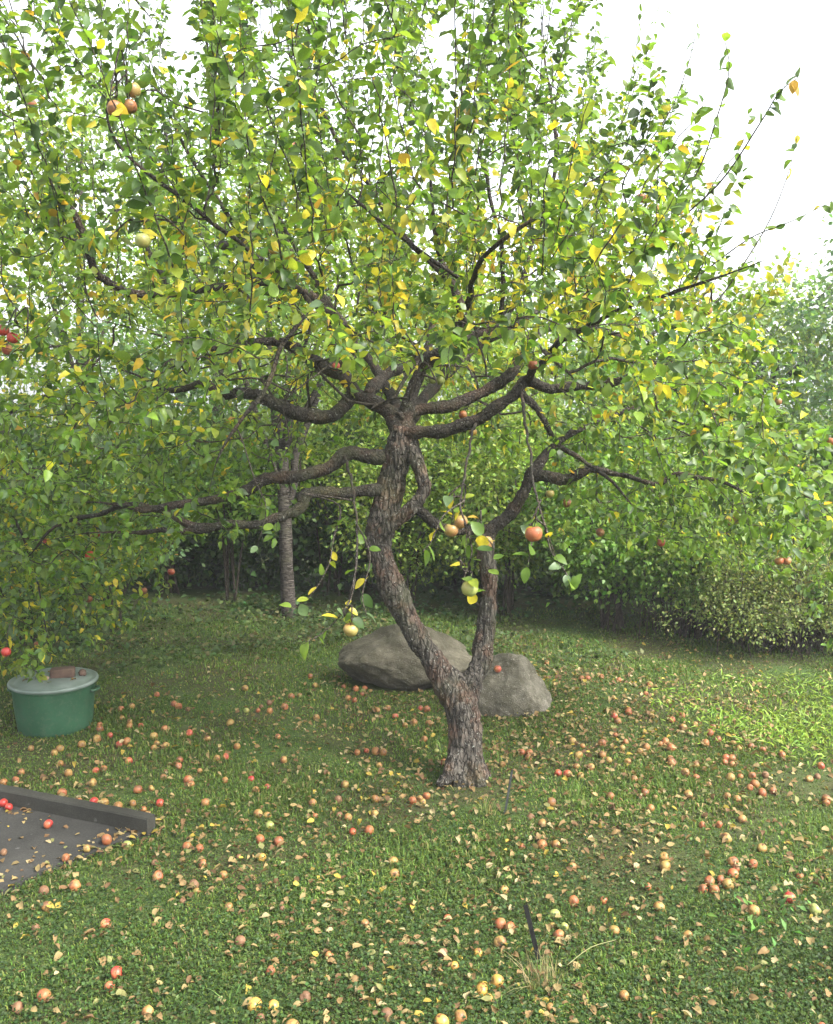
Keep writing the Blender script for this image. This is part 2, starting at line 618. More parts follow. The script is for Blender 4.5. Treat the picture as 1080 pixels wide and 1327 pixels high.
# ------------------------------------------------------------------ tree skeletons
class Skeleton:
    """grows twigs from a set of traced limbs towards points spread through the crown"""

    def __init__(self):
        self.P = np.zeros((150000, 3))
        self.par = np.full(150000, -1)
        self.n = 0
        self.chains = []

    def add_chain(self, pts, par=-1):
        ids = []
        for p in pts:
            self.P[self.n] = p
            self.par[self.n] = par
            par = self.n
            ids.append(par)
            self.n += 1
        return ids

    def attach(self, target, up=True, droop=0.0, step=0.07, maxlen=1.6, wob=0.03):
        P = self.P[:self.n]
        d = P - target
        dist = np.linalg.norm(d, axis=1)
        below = -d[:, 2]                       # > 0 where the node lies under the target
        cost = dist + (np.maximum(0, -below) * 0.9 if up else np.maximum(0, below) * 0.9)
        k = int(np.argmin(cost))
        L = dist[k]
        if L > maxlen or L < 0.10:
            return None
        p0 = P[k].copy()
        if self.par[k] >= 0:
            t0 = norm(p0 - P[self.par[k]])
        else:
            t0 = np.array((0, 0, 1.0))
        side = norm(rng.standard_normal(3))
        t0 = norm(t0 * 0.5 + side * 0.4 + norm(target - p0) * 0.6)
        t1 = np.array((0, 0, 1.0)) if up else np.array((0, 0, -0.8))
        t1 = norm(t1 * 0.5 + norm(target - p0) * 0.8)
        n = max(3, int(L / step) + 1)
        t = np.linspace(0, 1, n + 1)[1:, None]
        h00, h10 = 2 * t ** 3 - 3 * t ** 2 + 1, t ** 3 - 2 * t ** 2 + t
        h01, h11 = -2 * t ** 3 + 3 * t ** 2, t ** 3 - t ** 2
        pts = h00 * p0 + h10 * t0 * L * 0.8 + h01 * target + h11 * t1 * L * 0.8
        pts[:-1] += wob * L * 0.25 * rng.standard_normal((n - 1, 3))
        ids = self.add_chain(pts, k)
        self.chains.append((k, ids))
        return ids


def tip_counts(sk, nlimb):
    cnt = np.zeros(sk.n)
    haschild = np.zeros(sk.n, bool)
    haschild[sk.par[:sk.n][sk.par[:sk.n] >= 0]] = True
    cnt[~haschild] = 1
    for k in range(sk.n - 1, -1, -1):
        p = sk.par[k]
        if p >= 0:
            cnt[p] += cnt[k]
    return cnt


D0 = 7.30
TREE = ground(604, 1003)


def L_(rows, dbase=D0, taper=False):
    """rows (photo x, photo y, depth offset, width px) -> world polyline with radii"""
    out = []
    for x, y, dd, w in rows:
        d = dbase + dd
        out.append((*at(x, y, d), 0.5 * w * d / F))
    out = catmull(out, 5)
    if not taper:
        out[:, 3] *= 0.83
    if taper:
        out[:, 3] *= np.clip((1 - np.linspace(0, 1, len(out))) / 0.22, 0.25, 1)
    return out


TRUNK = [
    [(604, 1022, 0, 74), (604, 1004, 0, 64), (604, 985, 0, 57), (602, 945, 0, 53), (594, 905, .0, 54), (573, 873, .0, 45),
     (551, 842, 0, 37), (530, 806, -.02, 37), (512, 768, -.03, 39), (497, 730, -.03, 40), (491, 703, 0, 41),
     (497, 672, .03, 40), (505, 640, .04, 41), (510, 612, .03, 43), (516, 585, 0, 44), (522, 556, 0, 34)],
    [(600, 925, 0, 44), (607, 895, .03, 38), (620, 868, .08, 33), (629, 830, .12, 29), (633, 790, .14, 26), (634, 750, .15, 25),
     (629, 715, .15, 25), (632, 692, .15, 24)],
    [(480, 712, -.08, 18), (490, 693, -.12, 23), (510, 676, -.15, 24), (536, 656, -.15, 22), (550, 634, -.11, 20), (543, 606, -.07, 21), (530, 570, -.02, 24)],
    # root flare
    [(598, 965, -.04, 30), (590, 992, -.10, 26), (580, 1008, -.14, 18), (568, 1018, -.18, 10)],
    [(609, 965, -.04, 30), (614, 992, -.09, 28), (619, 1008, -.12, 22), (625, 1020, -.15, 12)],
    [(612, 970, .02, 26), (626, 996, .04, 20), (638, 1010, .06, 10)],
]
LIMBS = [
    # lower left pair
    [(500, 592, 0, 26), (477, 592, -.05, 23), (447, 591, -.1, 22), (424, 607, -.15, 20), (394, 615, -.18, 20), (353, 621, -.2, 19),
     (314, 637, -.25, 19), (278, 646, -.3, 15), (236, 652, -.4, 13), (194, 660, -.5, 11), (160, 655, -.5, 9), (120, 650, -.6, 6), (70, 652, -.7, 3)],
    [(496, 634, .03, 22), (470, 637, -.1, 18), (430, 637, -.2, 18), (397, 637, -.3, 19), (388, 655, -.35, 18), (358, 672, -.4, 15), (323, 680, -.4, 14), (270, 684, -.4, 13),
     (222, 688, -.4, 9), (170, 691, -.3, 7), (120, 690, -.3, 6), (60, 700, -.3, 4)],
    [(272, 685, -.4, 12), (240, 676, -.4, 12), (211, 664, -.42, 11), (166, 656, -.4, 10), (120, 668, -.3, 7), (70, 684, -.2, 5), (45, 712, -.15, 4), (20, 740, -.1, 3)],
    # upper left
    [(518, 560, 0, 30), (505, 535, .05, 26), (480, 521, .1, 25), (456, 515, .15, 24), (444, 525, .12, 22), (424, 539, .05, 22), (388, 535, -.05, 22),
     (352, 521, -.1, 20), (329, 511, -.1, 19), (290, 510, 0, 16), (262, 498, .1, 13), (215, 505, .2, 10), (160, 480, .3, 8), (90, 470, .4, 5)],
    [(462, 517, .12, 22), (447, 489, .2, 23), (424, 481, .25, 22), (400, 465, .25, 20), (376, 447, .2, 18), (340, 440, .1, 14), (290, 452, 0, 11), (230, 440, -.1, 8), (130, 415, -.2, 5)],
    [(476, 512, .1, 18), (495, 490, .25, 18), (520, 478, .4, 17), (548, 462, .6, 14), (560, 430, .9, 11), (566, 390, 1.2, 8), (570, 330, 1.4, 5)],
    [(447, 489, .2, 18), (430, 445, .2, 15), (426, 405, .15, 14), (395, 380, .05, 13), (340, 366, -.05, 13), (280, 374, -.2, 13), (222, 379, -.4, 12), (165, 380, -.6, 12), (128, 358, -.8, 13), (108, 308, -1.0, 12), (88, 262, -1.1, 10), (72, 235, -1.2, 8), (62, 180, -1.3, 6)],
    # right
    [(520, 566, 0, 28), (543, 561, -.08, 23), (583, 558, -.15, 21), (617, 547, -.2, 21), (643, 527, -.22, 20), (669, 508, -.2, 18), (684, 494, -.15, 17), (715, 504, -.1, 15), (760, 500, -.1, 14), (800, 492, -.15, 13), (840, 478, -.2, 10), (890, 470, -.3, 7), (950, 470, -.4, 5), (1040, 468, -.5, 4)],
    [(515, 545, 0, 28), (535, 533, .1, 20), (560, 527, .15, 20), (610, 517, .2, 19), (642, 500, .2, 18), (662, 482, .2, 17), (676, 458, .3, 15), (692, 438, .4, 13), (718, 427, .6, 13), (775, 428, .8, 11), (820, 440, 1.0, 9), (880, 415, 1.2, 7), (950, 380, 1.3, 4)],
    [(676, 508, -.2, 13), (700, 540, -.25, 9), (722, 575, -.3, 8), (760, 600, -.4, 7), (800, 632, -.5, 5), (840, 680, -.6, 4)],
    [(629, 698, .15, 24), (645, 680, .15, 22), (664, 662, .15, 20), (680, 638, .12, 20), (690, 612, .1, 21), (712, 583, .15, 12), (740, 563, .2, 11), (775, 552, .3, 10), (820, 525, .5, 8), (870, 500, .7, 6), (930, 480, .9, 4)],
    [(689, 617, .1, 20), (712, 617, .05, 20), (740, 618, 0, 17), (768, 606, -.05, 12), (800, 612, -.1, 9), (850, 628, -.2, 8), (880, 614, -.25, 8), (930, 622, -.3, 6), (985, 650, -.4, 5), (1040, 690, -.5, 3)],
    [(535, 652, -.1, 20), (552, 672, -.02, 19), (580, 683, .06, 18), (610, 688, .1, 18), (640, 686, .12, 17)],
    # centre, upright
    [(522, 560, 0, 30), (530, 520, .05, 22), (538, 490, .05, 20), (556, 468, .0, 19), (580, 452, -.05, 18), (594, 436, -.05, 17), (598, 405, -.05, 15), (588, 370, -.05, 12), (570, 330, -.1, 9), (560, 250, -.1, 7), (545, 130, -.1, 5), (530, 45, -.1, 4)],
    [(592, 440, -.05, 15), (620, 432, .1, 13), (650, 414, .3, 12), (672, 380, .4, 9), (690, 320, .4, 7), (720, 205, .4, 6), (705, 60, .4, 4), (700, -40, .4, 3)],
    # towards the house and away from it
    [(594, 436, -.05, 15), (600, 415, -.5, 12), (606, 390, -1.0, 10), (615, 360, -1.5, 8.5), (628, 335, -1.9, 7.5), (660, 305, -2.1, 6.5), (760, 240, -2.35, 5), (880, 170, -2.6, 3.5)],
    [(426, 405, .15, 13), (415, 398, -.4, 12), (400, 385, -1.0, 10), (370, 360, -1.5, 8.5), (320, 320, -2.0, 7), (250, 270, -2.4, 6), (140, 155, -2.85, 5), (215, -10, -2.95, 4)],
    [(684, 494, -.15, 14), (700, 470, -.5, 11), (735, 440, -1.0, 9), (800, 405, -1.4, 7.5), (900, 370, -1.7, 6), (1010, 330, -2.0, 4)],
    [(395, 382, -1.1, 8), (402, 400, -1.4, 7), (367, 444, -1.65, 7), (358, 474, -1.75, 7), (338, 515, -1.8, 7), (314, 542, -1.8, 6), (284, 590, -1.8, 5), (270, 640, -1.8, 3)],
    [(520, 560, .1, 24), (510, 520, .7, 18), (480, 470, 1.2, 14), (430, 400, 1.7, 10), (380, 330, 2.0, 7), (360, 260, 2.1, 5)],
    [(528, 555, .1, 24), (560, 500, .8, 18), (620, 450, 1.4, 14), (700, 400, 1.9, 10), (770, 330, 2.2, 7), (800, 260, 2.3, 5)],
    [(617, 549, -.2, 5), (612, 560, -.8, 4.5), (607, 588, -1.5, 4.2), (601, 625, -2.2, 4), (598, 655, -2.75, 3.5), (605, 688, -3.0, 3), (601, 738, -3.1, 2.2)],
    [(447, 591, -.1, 5), (452, 608, -.9, 4.5), (459, 640, -1.7, 4), (463, 690, -2.35, 3.6), (460, 745, -2.7, 3), (446, 792, -2.8, 2.2)],
    [(676, 508, -.2, 5), (680, 545, -1.1, 4.5), (688, 590, -2.0, 4), (694, 640, -2.75, 3.5), (708, 690, -3.0, 3), (726, 735, -3.05, 2)],
    [(425, 405, .15, 11), (400, 345, .1, 9), (350, 270, 0, 7), (300, 170, -.1, 6), (252, 65, -.2, 4)],
    [(340, 366, -.05, 9), (300, 285, -.2, 7), (245, 200, -.3, 5), (205, 110, -.4, 4)],
    [(593, 359, -.9, 7), (540, 322, -1.1, 6), (480, 275, -1.3, 5), (431, 233, -1.4, 4)],
    [(588, 370, -.05, 9), (520, 300, .2, 8), (470, 230, .3, 7), (420, 150, .3, 6), (385, 40, .3, 5), (375, -40, .3, 4)],
    [(650, 414, .3, 9), (650, 320, .1, 7), (630, 230, 0, 6), (600, 120, 0, 5), (588, 10, 0, 4)],
    [(222, 379, -.4, 9), (190, 300, -.2, 8), (215, 200, 0, 6), (205, 80, .2, 4)],
]


def limb_parts(rt, limbs, mat, prefix='limb'):
    for P in limbs:
        Q = catmull(P, 3)
        n_ = len(Q)
        # crooks and knuckles of old pruned wood
        jit = np.array([[noise.noise((q[0] * 4.1 + k * 9, q[1] * 4.1, q[2] * 4.1)) for k in range(3)] for q in Q])
        fade = np.clip(np.arange(n_) / 12.0, 0, 1)[:, None]
        C = Q[:, :3] + jit * np.clip(Q[:, 3:4] * 1.1, 0.008, 0.030) * fade
        kn_ = np.array([1 + 0.22 * noise.noise((q[0] * 11, q[1] * 11, q[2] * 11)) + 0.22 * max(0, noise.noise((q[0] * 6 + 7, q[1] * 6, q[2] * 6))) for q in Q])
        V, Fq = tube(C, Q[:, 3] * kn_ * 0.80, 12)
        d = np.array([noise.noise((v[0] * 30, v[1] * 30, v[2] * 30)) + 0.6 * noise.noise((v[0] * 75, v[1] * 75, v[2] * 75)) for v in V[:n_ * 12]])
        ctr_l = np.repeat(C, 12, 0)
        rad_l = np.repeat(Q[:, 3], 12)
        V[:n_ * 12] += norm(V[:n_ * 12] - ctr_l) * (d * np.minimum(0.007, rad_l * 0.28))[:, None]
        ctr = P[:, :3].mean(0)
        o = link(prefix, mesh_np(prefix, V - ctr, Fq, mat=mat), rt)
        o.location = ctr - np.array(rt.location)


def solid_trunk(name, chains, rt, mat, voxel=0.010, amp=0.027):
    parts = [tube(P[:, :3], P[:, 3], 16, 0.05) for P in chains]
    V, Fq = merge(parts)
    org = np.array(rt.location)
    me = mesh_np(name, V - org, Fq)
    o = link(name, me, rt)
    md = o.modifiers.new('r', 'REMESH')
    md.mode = 'VOXEL'
    md.voxel_size = voxel
    dg = bpy.context.evaluated_depsgraph_get()
    ev = o.evaluated_get(dg)
    m2 = bpy.data.meshes.new_from_object(ev)
    o.modifiers.clear()
    o.data = m2
    n = len(m2.vertices)
    co = np.zeros(n * 3, np.float32)
    no = np.zeros(n * 3, np.float32)
    m2.vertices.foreach_get('co', co)
    m2.vertices.foreach_get('normal', no)
    co, no = co.reshape(-1, 3), no.reshape(-1, 3)
    dsp = np.zeros(n)
    for k in range(n):
        x, y, z = (float(q) for q in co[k])
        a_ = noise.noise((x * 6, y * 6, z * 4)) * 1.1
        b_ = 1 - abs(noise.noise((x * 27, y * 27, z * 6.5))) * 2.0
        c_ = noise.noise((x * 48, y * 48, z * 22)) * 0.5
        dsp[k] = amp * (a_ * 0.9 + b_ * 0.55 + c_ * 0.5 - 0.35)
    co = co + no * dsp[:, None]
    m2.vertices.foreach_set('co', co.astype(np.float32).ravel())
    m2.polygons.foreach_set('use_smooth', np.ones(len(m2.polygons), bool))
    m2.materials.clear()
    m2.materials.append(mat)
    m2.update()
    m2.name = name
    return o


LEAFCOL = {
    'green': (0.10, 0.175, 0.028), 'fresh': (0.155, 0.24, 0.038), 'deep': (0.045, 0.09, 0.022), 'pale': (0.11, 0.17, 0.08),
    'lime': (0.22, 0.27, 0.035), 'yellow': (0.47, 0.40, 0.045), 'ochre': (0.38, 0.24, 0.04),
}
LC = list(LEAFCOL.values())


def crown(rt, sk_limbs, targets, leaf_size=(0.046, 0.086), n_parts=0, r_tip=0.0016, space=0.034, yellow=None, reject=None, mix=(0.46, 0.26, 0.16, 0.12), shoots=0, topf=None, mat_b=None, nodes_from=None, leaf_rmax=0.006):
    """targets: rows (x, y, z, up) -> branches, twigs, leaves under rt"""
    sk = Skeleton()
    lim_r = {}
    for P in sk_limbs:
        s = max(0, int(len(P) * 0.28)) if nodes_from is None else nodes_from
        ids = sk.add_chain(P[s:, :3])
        for q, r in zip(ids, P[s:, 3]):
            lim_r[q] = r
    nl = sk.n
    c0 = np.mean([P[0, :3] for P in sk_limbs], 0)
    order = np.argsort(np.linalg.norm(targets[:, :3] - c0, axis=1))
    for q in order:
        t = targets[q]
        sk.attach(t[:3], up=bool(t[3] > 0.5))
    # long straight upright shoots of the year
    sh = []
    cand = np.where((sk.P[:sk.n, 2] > 3.3))[0]
    while len(sh) < shoots:
        k = int(rng.choice(cand))
        p0 = sk.P[k]
        rel = p0[:2] - CT[:2]
        d = norm(np.array((rel[0] * 0.13, rel[1] * 0.13, 1.0)) + 0.22 * rng.standard_normal(3))
        L = rng.uniform(.45, 1.5)
        L = min(L, (topf(rel[0], rel[1]) + rng.uniform(-.3, .55 if rel[0] < 0.6 else .1) - p0[2]) / max(d[2], .3))
        if L < 0.28:
            if rng.random() < 0.02:
                shoots -= 1
            continue
        m = int(L / .08) + 2
        t = np.linspace(0, 1, m + 1)[1:, None]
        bend = norm(np.cross(d, rng.standard_normal(3))) * 0.06 * L
        pts = p0 + d * L * t + bend * t * t + 0.006 * rng.standard_normal((m, 3))
        ids = sk.add_chain(pts, k)
        sk.chains.append((k, ids))
        sh.append(ids)
    cnt = tip_counts(sk, nl)
    rad = np.minimum(r_tip * np.maximum(cnt, 1) ** 0.45, 0.02)
    for ids in sh:
        rad[ids] = np.maximum(rad[ids], np.linspace(.0018 + .0028 * min(1, len(ids) / 14), .0014, len(ids)))
    for q, r in lim_r.items():
        rad[q] = r
    ox = np.array(rt.location)
    twigs, big = [], []
    LP, LD, LS, LTOP = [], [], [], []
    ph = 0.0
    for k, ids in sk.chains:
        full = [k] + ids
        pts = sk.P[full]
        rr = rad[full].copy()
        rr[0] = min(rr[0], rr[1] * 1.15)
        Ls = np.linalg.norm(np.diff(pts, axis=0), axis=1)
        Ltot = Ls.sum()
        if rr[1] > 0.0042 and Ltot > 0.35:
            big.append((pts, rr))
        else:
            twigs.append((pts, rr))
        cum = np.concatenate([[0], np.cumsum(Ls)])
        s = 0.04 + 0.02 * rng.random()
        T = norm(np.gradient(pts, axis=0))
        while s < Ltot + 0.02:
            u = min(s, Ltot - 1e-4)
            q = int(np.searchsorted(cum, u, side='right') - 1)
            q = min(q, len(Ls) - 1)
            f_ = (u - cum[q]) / max(Ls[q], 1e-6)
            r_here = rr[q] * (1 - f_) + rr[q + 1] * f_
            if r_here < leaf_rmax or rng.random() < 0.25:
                p = pts[q] * (1 - f_) + pts[q + 1] * f_
                tt = T[q]
                ph += 2.4 + 0.5 * rng.standard_normal()
                e1 = norm(np.cross(tt, (0.31, 0.2, 0.93)))
                e2 = np.cross(tt, e1)
                out = e1 * math.cos(ph) + e2 * math.sin(ph)
                d = out * 0.85 + tt * (0.55 + 0.25 * rng.standard_normal()) + np.array((0, 0, -0.28 + 0.35 * rng.standard_normal()))
                LP.append(p + norm(d) * 0.018)
                LD.append(d)
                LS.append(rng.uniform(*leaf_size) * (0.75 if s > Ltot - 0.05 else 1))
                if rng.random() < 0.20:          # a spur: a rosette of leaves from one point
                    for _ in range(rng.integers(3, 6)):
                        d2 = rng.standard_normal(3) + tt * 0.3 + out * 0.4
                        LP.append(p + norm(d2) * 0.02)
                        LD.append(d2)
                        LS.append(rng.uniform(*leaf_size) * rng.uniform(.7, 1.1))
            s += space * (0.6 + 0.8 * rng.random())
    LP, LD, LS = np.array(LP), norm(np.array(LD)), np.array(LS)
    if reject is not None:
        keep = ~reject(LP)
        LP, LD, LS = LP[keep], LD[keep], LS[keep]
    LS = LS * np.where(LP[:, 2] > 4.0, np.clip(1 - 0.08 * (LP[:, 2] - 4.0), 0.86, 1), 1)
    n = len(LP)
    NR = norm(np.array((0, 0, 1.0)) + 0.55 * rng.standard_normal((n, 3)))
    # colour: yellowing grows towards the inner, older part of the crown
    yw = yellow(LP) if yellow is not None else np.full(n, 0.1)
    u = rng.random(n)
    cidx = rng.choice(4, n, p=mix)
    cidx = np.where(u < yw * 0.72, 5, cidx)
    cidx = np.where((u >= yw * 0.72) & (u < yw * 0.82), 6, cidx)
    cidx = np.where((u >= yw * 0.82) & (u < yw * 1.9), 4, cidx)
    colr = np.array(LC)[cidx]
    colr = np.clip(colr * (1 + 0.16 * rng.standard_normal((n, 1))) * (1 + 0.06 * rng.standard_normal((n, 3))), 0.004, 0.85)
    # the leaves that show largest are single parts
    px, py, dd = project(LP + LD * LS[:, None] * 0.5)
    vis = (px > 5) & (px < 1075) & (py > 5) & (py < 1300) & (dd > 1)
    size = np.where(vis, LS / dd, 0)
    chosen = np.argsort(-size)[:n_parts]
    mask = np.ones(n, bool)
    mask[chosen] = False
    if n_parts:
        shapes = {}
        for ci in range(7):
            for vv in range(4):
                V, Fs, C = leaf_cloud(np.zeros((1, 3)), np.array([(0, 1.0, 0)]), np.array([(0, 0, 1.0)]), np.ones(1),
                                      np.array([LC[ci]]) * rng.uniform(0.85, 1.2), T_FULL, 1.0, 0.3, 0.35, 0.05)
                shapes[(ci, vv)] = mesh_np('leaf', V, Fs, True, {'lc': C}, M['leaf'])
        for q in chosen:
            Yv = LD[q]
            Xv = norm(np.cross(Yv, NR[q]))
            Zv = np.cross(Xv, Yv)
            mw = Matrix((Vector((*Xv, 0)), Vector((*Yv, 0)), Vector((*Zv, 0)), Vector((0, 0, 0, 1)))).transposed()
            o = link('leaf', shapes[(int(cidx[q]), int(rng.integers(4)))], rt)
            o.matrix_basis = Matrix.Translation(Vector(LP[q] - ox)) @ mw @ Matrix.Diagonal((LS[q], LS[q], LS[q], 1))
    V, Fs, C = leaf_cloud(LP[mask], LD[mask], NR[mask], LS[mask], colr[mask], T_MID, 1.0, 0.42, 0.45, 0.06)
    link('foliage', mesh_np('foliage', V - ox, Fs, True, {'lc': C}, M['leaf']), rt, kind='stuff')
    big.sort(key=lambda b: -b[1][1] * len(b[0]))
    for pts, rr in big[:180]:
        V, Fq = tube(pts, rr, 6)
        c = pts.mean(0)
        o = link('branch', mesh_np('branch', V - c, Fq, mat=mat_b or M['twig']), rt)
        o.location = c - ox
    rest = twigs + big[180:]
    V, Fq = merge([tube(p, r, 4, 0, False) for p, r in rest])
    link('twigs', mesh_np('twigs', V - ox, Fq, mat=mat_b or M['twig']), rt, kind='stuff')
    print('crown', rt.name, 'leaves', n, 'chains', len(sk.chains), 'big', len(big))
    return LP, sk


# ------------------------------------------------------------------ the apple tree
tree = root('apple_tree', TREE, 'gnarled old forked apple tree with yellowing leaves in the middle of the lawn', 'tree')
trunk_ch = [L_(r) for r in TRUNK]
solid_trunk('trunk', trunk_ch, tree, M['bark'])
limbs = [L_(r, taper=(k != 12)) for k, r in enumerate(LIMBS)]
limb_parts(tree, limbs, M['limb'])

CT = at(530, 560, D0)           # where the limbs part


def crown_top(x, y):
    """height of the crown's outline above a point x, y from the fork"""
    r = math.hypot(x, y)
    top = 6.75 - 0.15 * r * r * (1.0 + 0.25 * max(0.0, x) / 3.2) + 0.5 * max(0.0, -x) / 3.3
    if x > 0.5:
        top -= 1.05 * (x - 0.5)
    if y < -0.5 and x > 0.3:
        top -= 0.35 * (-y - 0.5)
    return top


def crown_targets(n):
    out = []
    while len(out) < n:
        az = rng.uniform(0, 2 * math.pi)
        r = 3.45 * math.sqrt(rng.random())
        x, y = r * math.sin(az), r * math.cos(az)
        top = crown_top(x, y)
        bot = 2.75 - 0.10 * max(0, r - 1.0) ** 1.4
        if x < -0.7:
            bot -= 0.45 * min(1.4, -x - 0.7)
        if x > 0.9:
            bot -= 0.50 * min(1.5, x - 0.9)
        if y > 0.3:
            bot -= 0.35
        bot = min(bot, top - 0.6)
        if y < -0.8:
            bot += 0.30 * min(1.2, (-y - .8))
        u = rng.random()
        z = bot + (top - bot) * u ** 1.12
        if z > 3.9 and rng.random() < 0.5:
            continue
        p = np.array((CT[0] + x, CT[1] + y * 0.9, z))
        up = 1.0 if z > 2.9 + 0.1 * r else 0.0
        out.append((*p, up))
    return np.array(out)


def yel_main(P):
    r = np.linalg.norm(P[:, :2] - CT[None, :2], axis=1)
    z = P[:, 2]
    inner = np.exp(-((z - 3.45) / 0.8) ** 2) * np.clip(1.25 - r / 3.8, 0.25, 1)
    return 0.012 + 0.30 * inner * (0.35 + 0.9 * (np.sin(P[:, 0] * 2.6 + 1) * np.sin(P[:, 1] * 2.9) * np.sin(P[:, 2] * 3.1 + .5) > -0.05))


def rej_main(P):
    """keep the space round the limbs airy, as an old pruned tree has it"""
    r = np.linalg.norm(P[:, :2] - CT[None, :2], axis=1)
    low = (P[:, 2] < 2.80 + 0.10 * np.sin(P[:, 0] * 5)) & (r < 1.1) & (P[:, 1] < CT[1] + 0.5)
    half = (rng.random(len(P)) < np.where(np.abs(P[:, 0] - CT[0]) > 0.75, 0.08, 0.6)) & (P[:, 1] < CT[1] + .3) & (P[:, 2] < 3.05) & (P[:, 2] > 1.95) & (r < 2.4)
    front = (P[:, 1] < CT[1] - 0.1) & (P[:, 2] < 3.0) & (np.abs(P[:, 0] - CT[0]) < 0.9)
    near = (P[:, 1] < 3.6)
    return low | front | near | half


def low_targets():
    """drooping leafy twigs round the outer lower limbs"""
    out = []
    for _ in range(300):
        x = -rng.uniform(0.8, 3.3)
        out.append((CT[0] + x, CT[1] + rng.uniform(-1.0, .7), rng.uniform(1.95 - 0.10 * abs(x), 2.75), float(rng.random() < .4)))
    for _ in range(260):
        x = rng.uniform(1.0, 2.9)
        out.append((CT[0] + x, CT[1] + rng.uniform(-.9, .9), rng.uniform(1.75, 2.7), float(rng.random() < .3)))
    return np.array(out)


tg = np.vstack([crown_targets(2700), low_targets()])
main_leaves, main_sk = crown(tree, limbs, tg, n_parts=300, yellow=yel_main, reject=rej_main, shoots=430, topf=crown_top)

# ------------------------------------------------------------------ the second apple tree, its trunk left of the view
T2 = np.array((-5.3, 9.2, 0.0))
tree2 = root('apple_tree', T2, 'apple tree with red fruit whose branches droop over the green tub', 'tree')


def poly(rows):
    return catmull(np.array(rows, float), 5)


t2c = [poly([(-5.3, 9.2, -.1, .19), (-5.3, 9.2, .25, .14), (-5.22, 9.15, .8, .12), (-5.2, 9.1, 1.4, .115), (-5.1, 9.1, 1.9, .09)])]
solid_trunk('trunk', t2c, tree2, M['bark'], 0.02, 0.012)
t2l = [poly(r) for r in [
    [(-5.1, 9.1, 1.8, .07), (-4.6, 8.9, 2.2, .055), (-4.1, 8.5, 2.45, .04), (-3.6, 8.2, 2.4, .025), (-3.1, 8.0, 2.1, .014), (-2.7, 7.9, 1.7, .008)],
    [(-5.1, 9.1, 1.8, .06), (-4.8, 8.5, 2.3, .05), (-4.4, 7.8, 2.6, .035), (-3.9, 7.2, 2.7, .022), (-3.5, 6.7, 2.5, .012)],
    [(-5.1, 9.1, 1.9, .07), (-5.0, 9.2, 2.6, .05), (-4.7, 9.0, 3.4, .035), (-4.4, 8.8, 4.2, .022), (-4.2, 8.6, 5.0, .012)],
    [(-5.1, 9.1, 1.9, .06), (-4.6, 9.6, 2.4, .05), (-3.9, 9.9, 2.8, .035), (-3.2, 10.0, 2.9, .02), (-2.7, 10.0, 2.7, .01)],
    [(-4.1, 8.5, 2.45, .03), (-3.9, 8.2, 1.9, .018), (-3.6, 8.0, 1.45, .012), (-3.4, 7.9, 1.1, .007)],
    [(-4.6, 8.9, 2.2, .03), (-4.2, 8.6, 1.7, .02), (-3.9, 8.4, 1.3, .012), (-3.75, 8.3, 1.0, .007)],
    [(-3.6, 8.2, 2.4, .02), (-3.35, 7.95, 1.9, .014), (-3.15, 7.85, 1.4, .009), (-3.05, 7.8, 0.85, .005)],
    [(-4.1, 8.5, 2.45, .02), (-3.75, 7.9, 1.8, .014), (-3.55, 7.7, 1.2, .009), (-3.4, 7.65, 0.75, .005)],
    [(-5.1, 9.1, 1.8, .06), (-5.6, 8.5, 2.4, .04), (-5.8, 8.0, 3.0, .02), (-5.9, 7.7, 3.5, .01)]]]
limb_parts(tree2, t2l, M['limb'])


def t2_targets(n):
    out = []
    while len(out) < n:
        x = rng.uniform(-6.2, -2.45)
        y = rng.uniform(6.6, 10.6)
        r = math.hypot(x + 4.6, y - 8.9)
        if r > 2.3:
            continue
        lowx = x > -4.4
        bot = 0.75 + 0.5 * max(0, x + 3.4) if lowx else 1.3
        if y < 7.6:
            bot += 0.9 * (7.6 - y)
        top = 5.6 - 0.5 * r ** 1.4
        if x > -3.3:
            top = min(top, 2.9)
        z = bot + (top - bot) * rng.random() ** 1.25
        out.append((x, y, z, 1.0 if z > 2.6 else 0.0))
    while len(out) < n + 800:
        x, y = rng.uniform(-4.3, -2.35), rng.uniform(7.1, 9.3)
        bot = 0.50 + 0.65 * max(0, x + 2.95) + 0.5 * max(0, 7.7 - y)
        out.append((x, y, rng.uniform(bot, 2.2), 0.0))
    return np.array(out)


_, sk2 = crown(tree2, t2l, t2_targets(900), yellow=lambda P: np.full(len(P), 0.085), leaf_size=(0.05, 0.085), n_parts=0, mix=(0.24, 0.36, 0.05, 0.35))  # more pale and fresh leaves, painting in brightness and the window's veil


# ------------------------------------------------------------------ shrubs and trees behind the lawn
def clump_leaves(centers, rads, per, size, cols, w, templ, asp=1.0, flat=0.8, updown=0.8, jit=0.18):
    nC = len(centers)
    n = nC * per
    ci = np.repeat(np.arange(nC), per)
    g = rng.standard_normal((n, 3)) * np.array((1, 1, flat))
    P = centers[ci] + g * rads[ci][:, None] * 0.55
    D = norm(g + 0.8 * rng.standard_normal((n, 3)) + np.array((0, 0, -0.25)))
    Nr = norm(np.array((0, 0, 1.0)) + updown * rng.standard_normal((n, 3)))
    S = rng.uniform(size[0], size[1], n)
    # each spray has its own tint
    tint = np.repeat(1 + 0.16 * rng.standard_normal((nC, 1)), per, 0)
    C = np.clip(palette(n, cols, w, jit) * tint, 0.004, 0.8)
    return leaf_cloud(P, D, Nr, S, C, templ, asp, 0.25, 0.25)


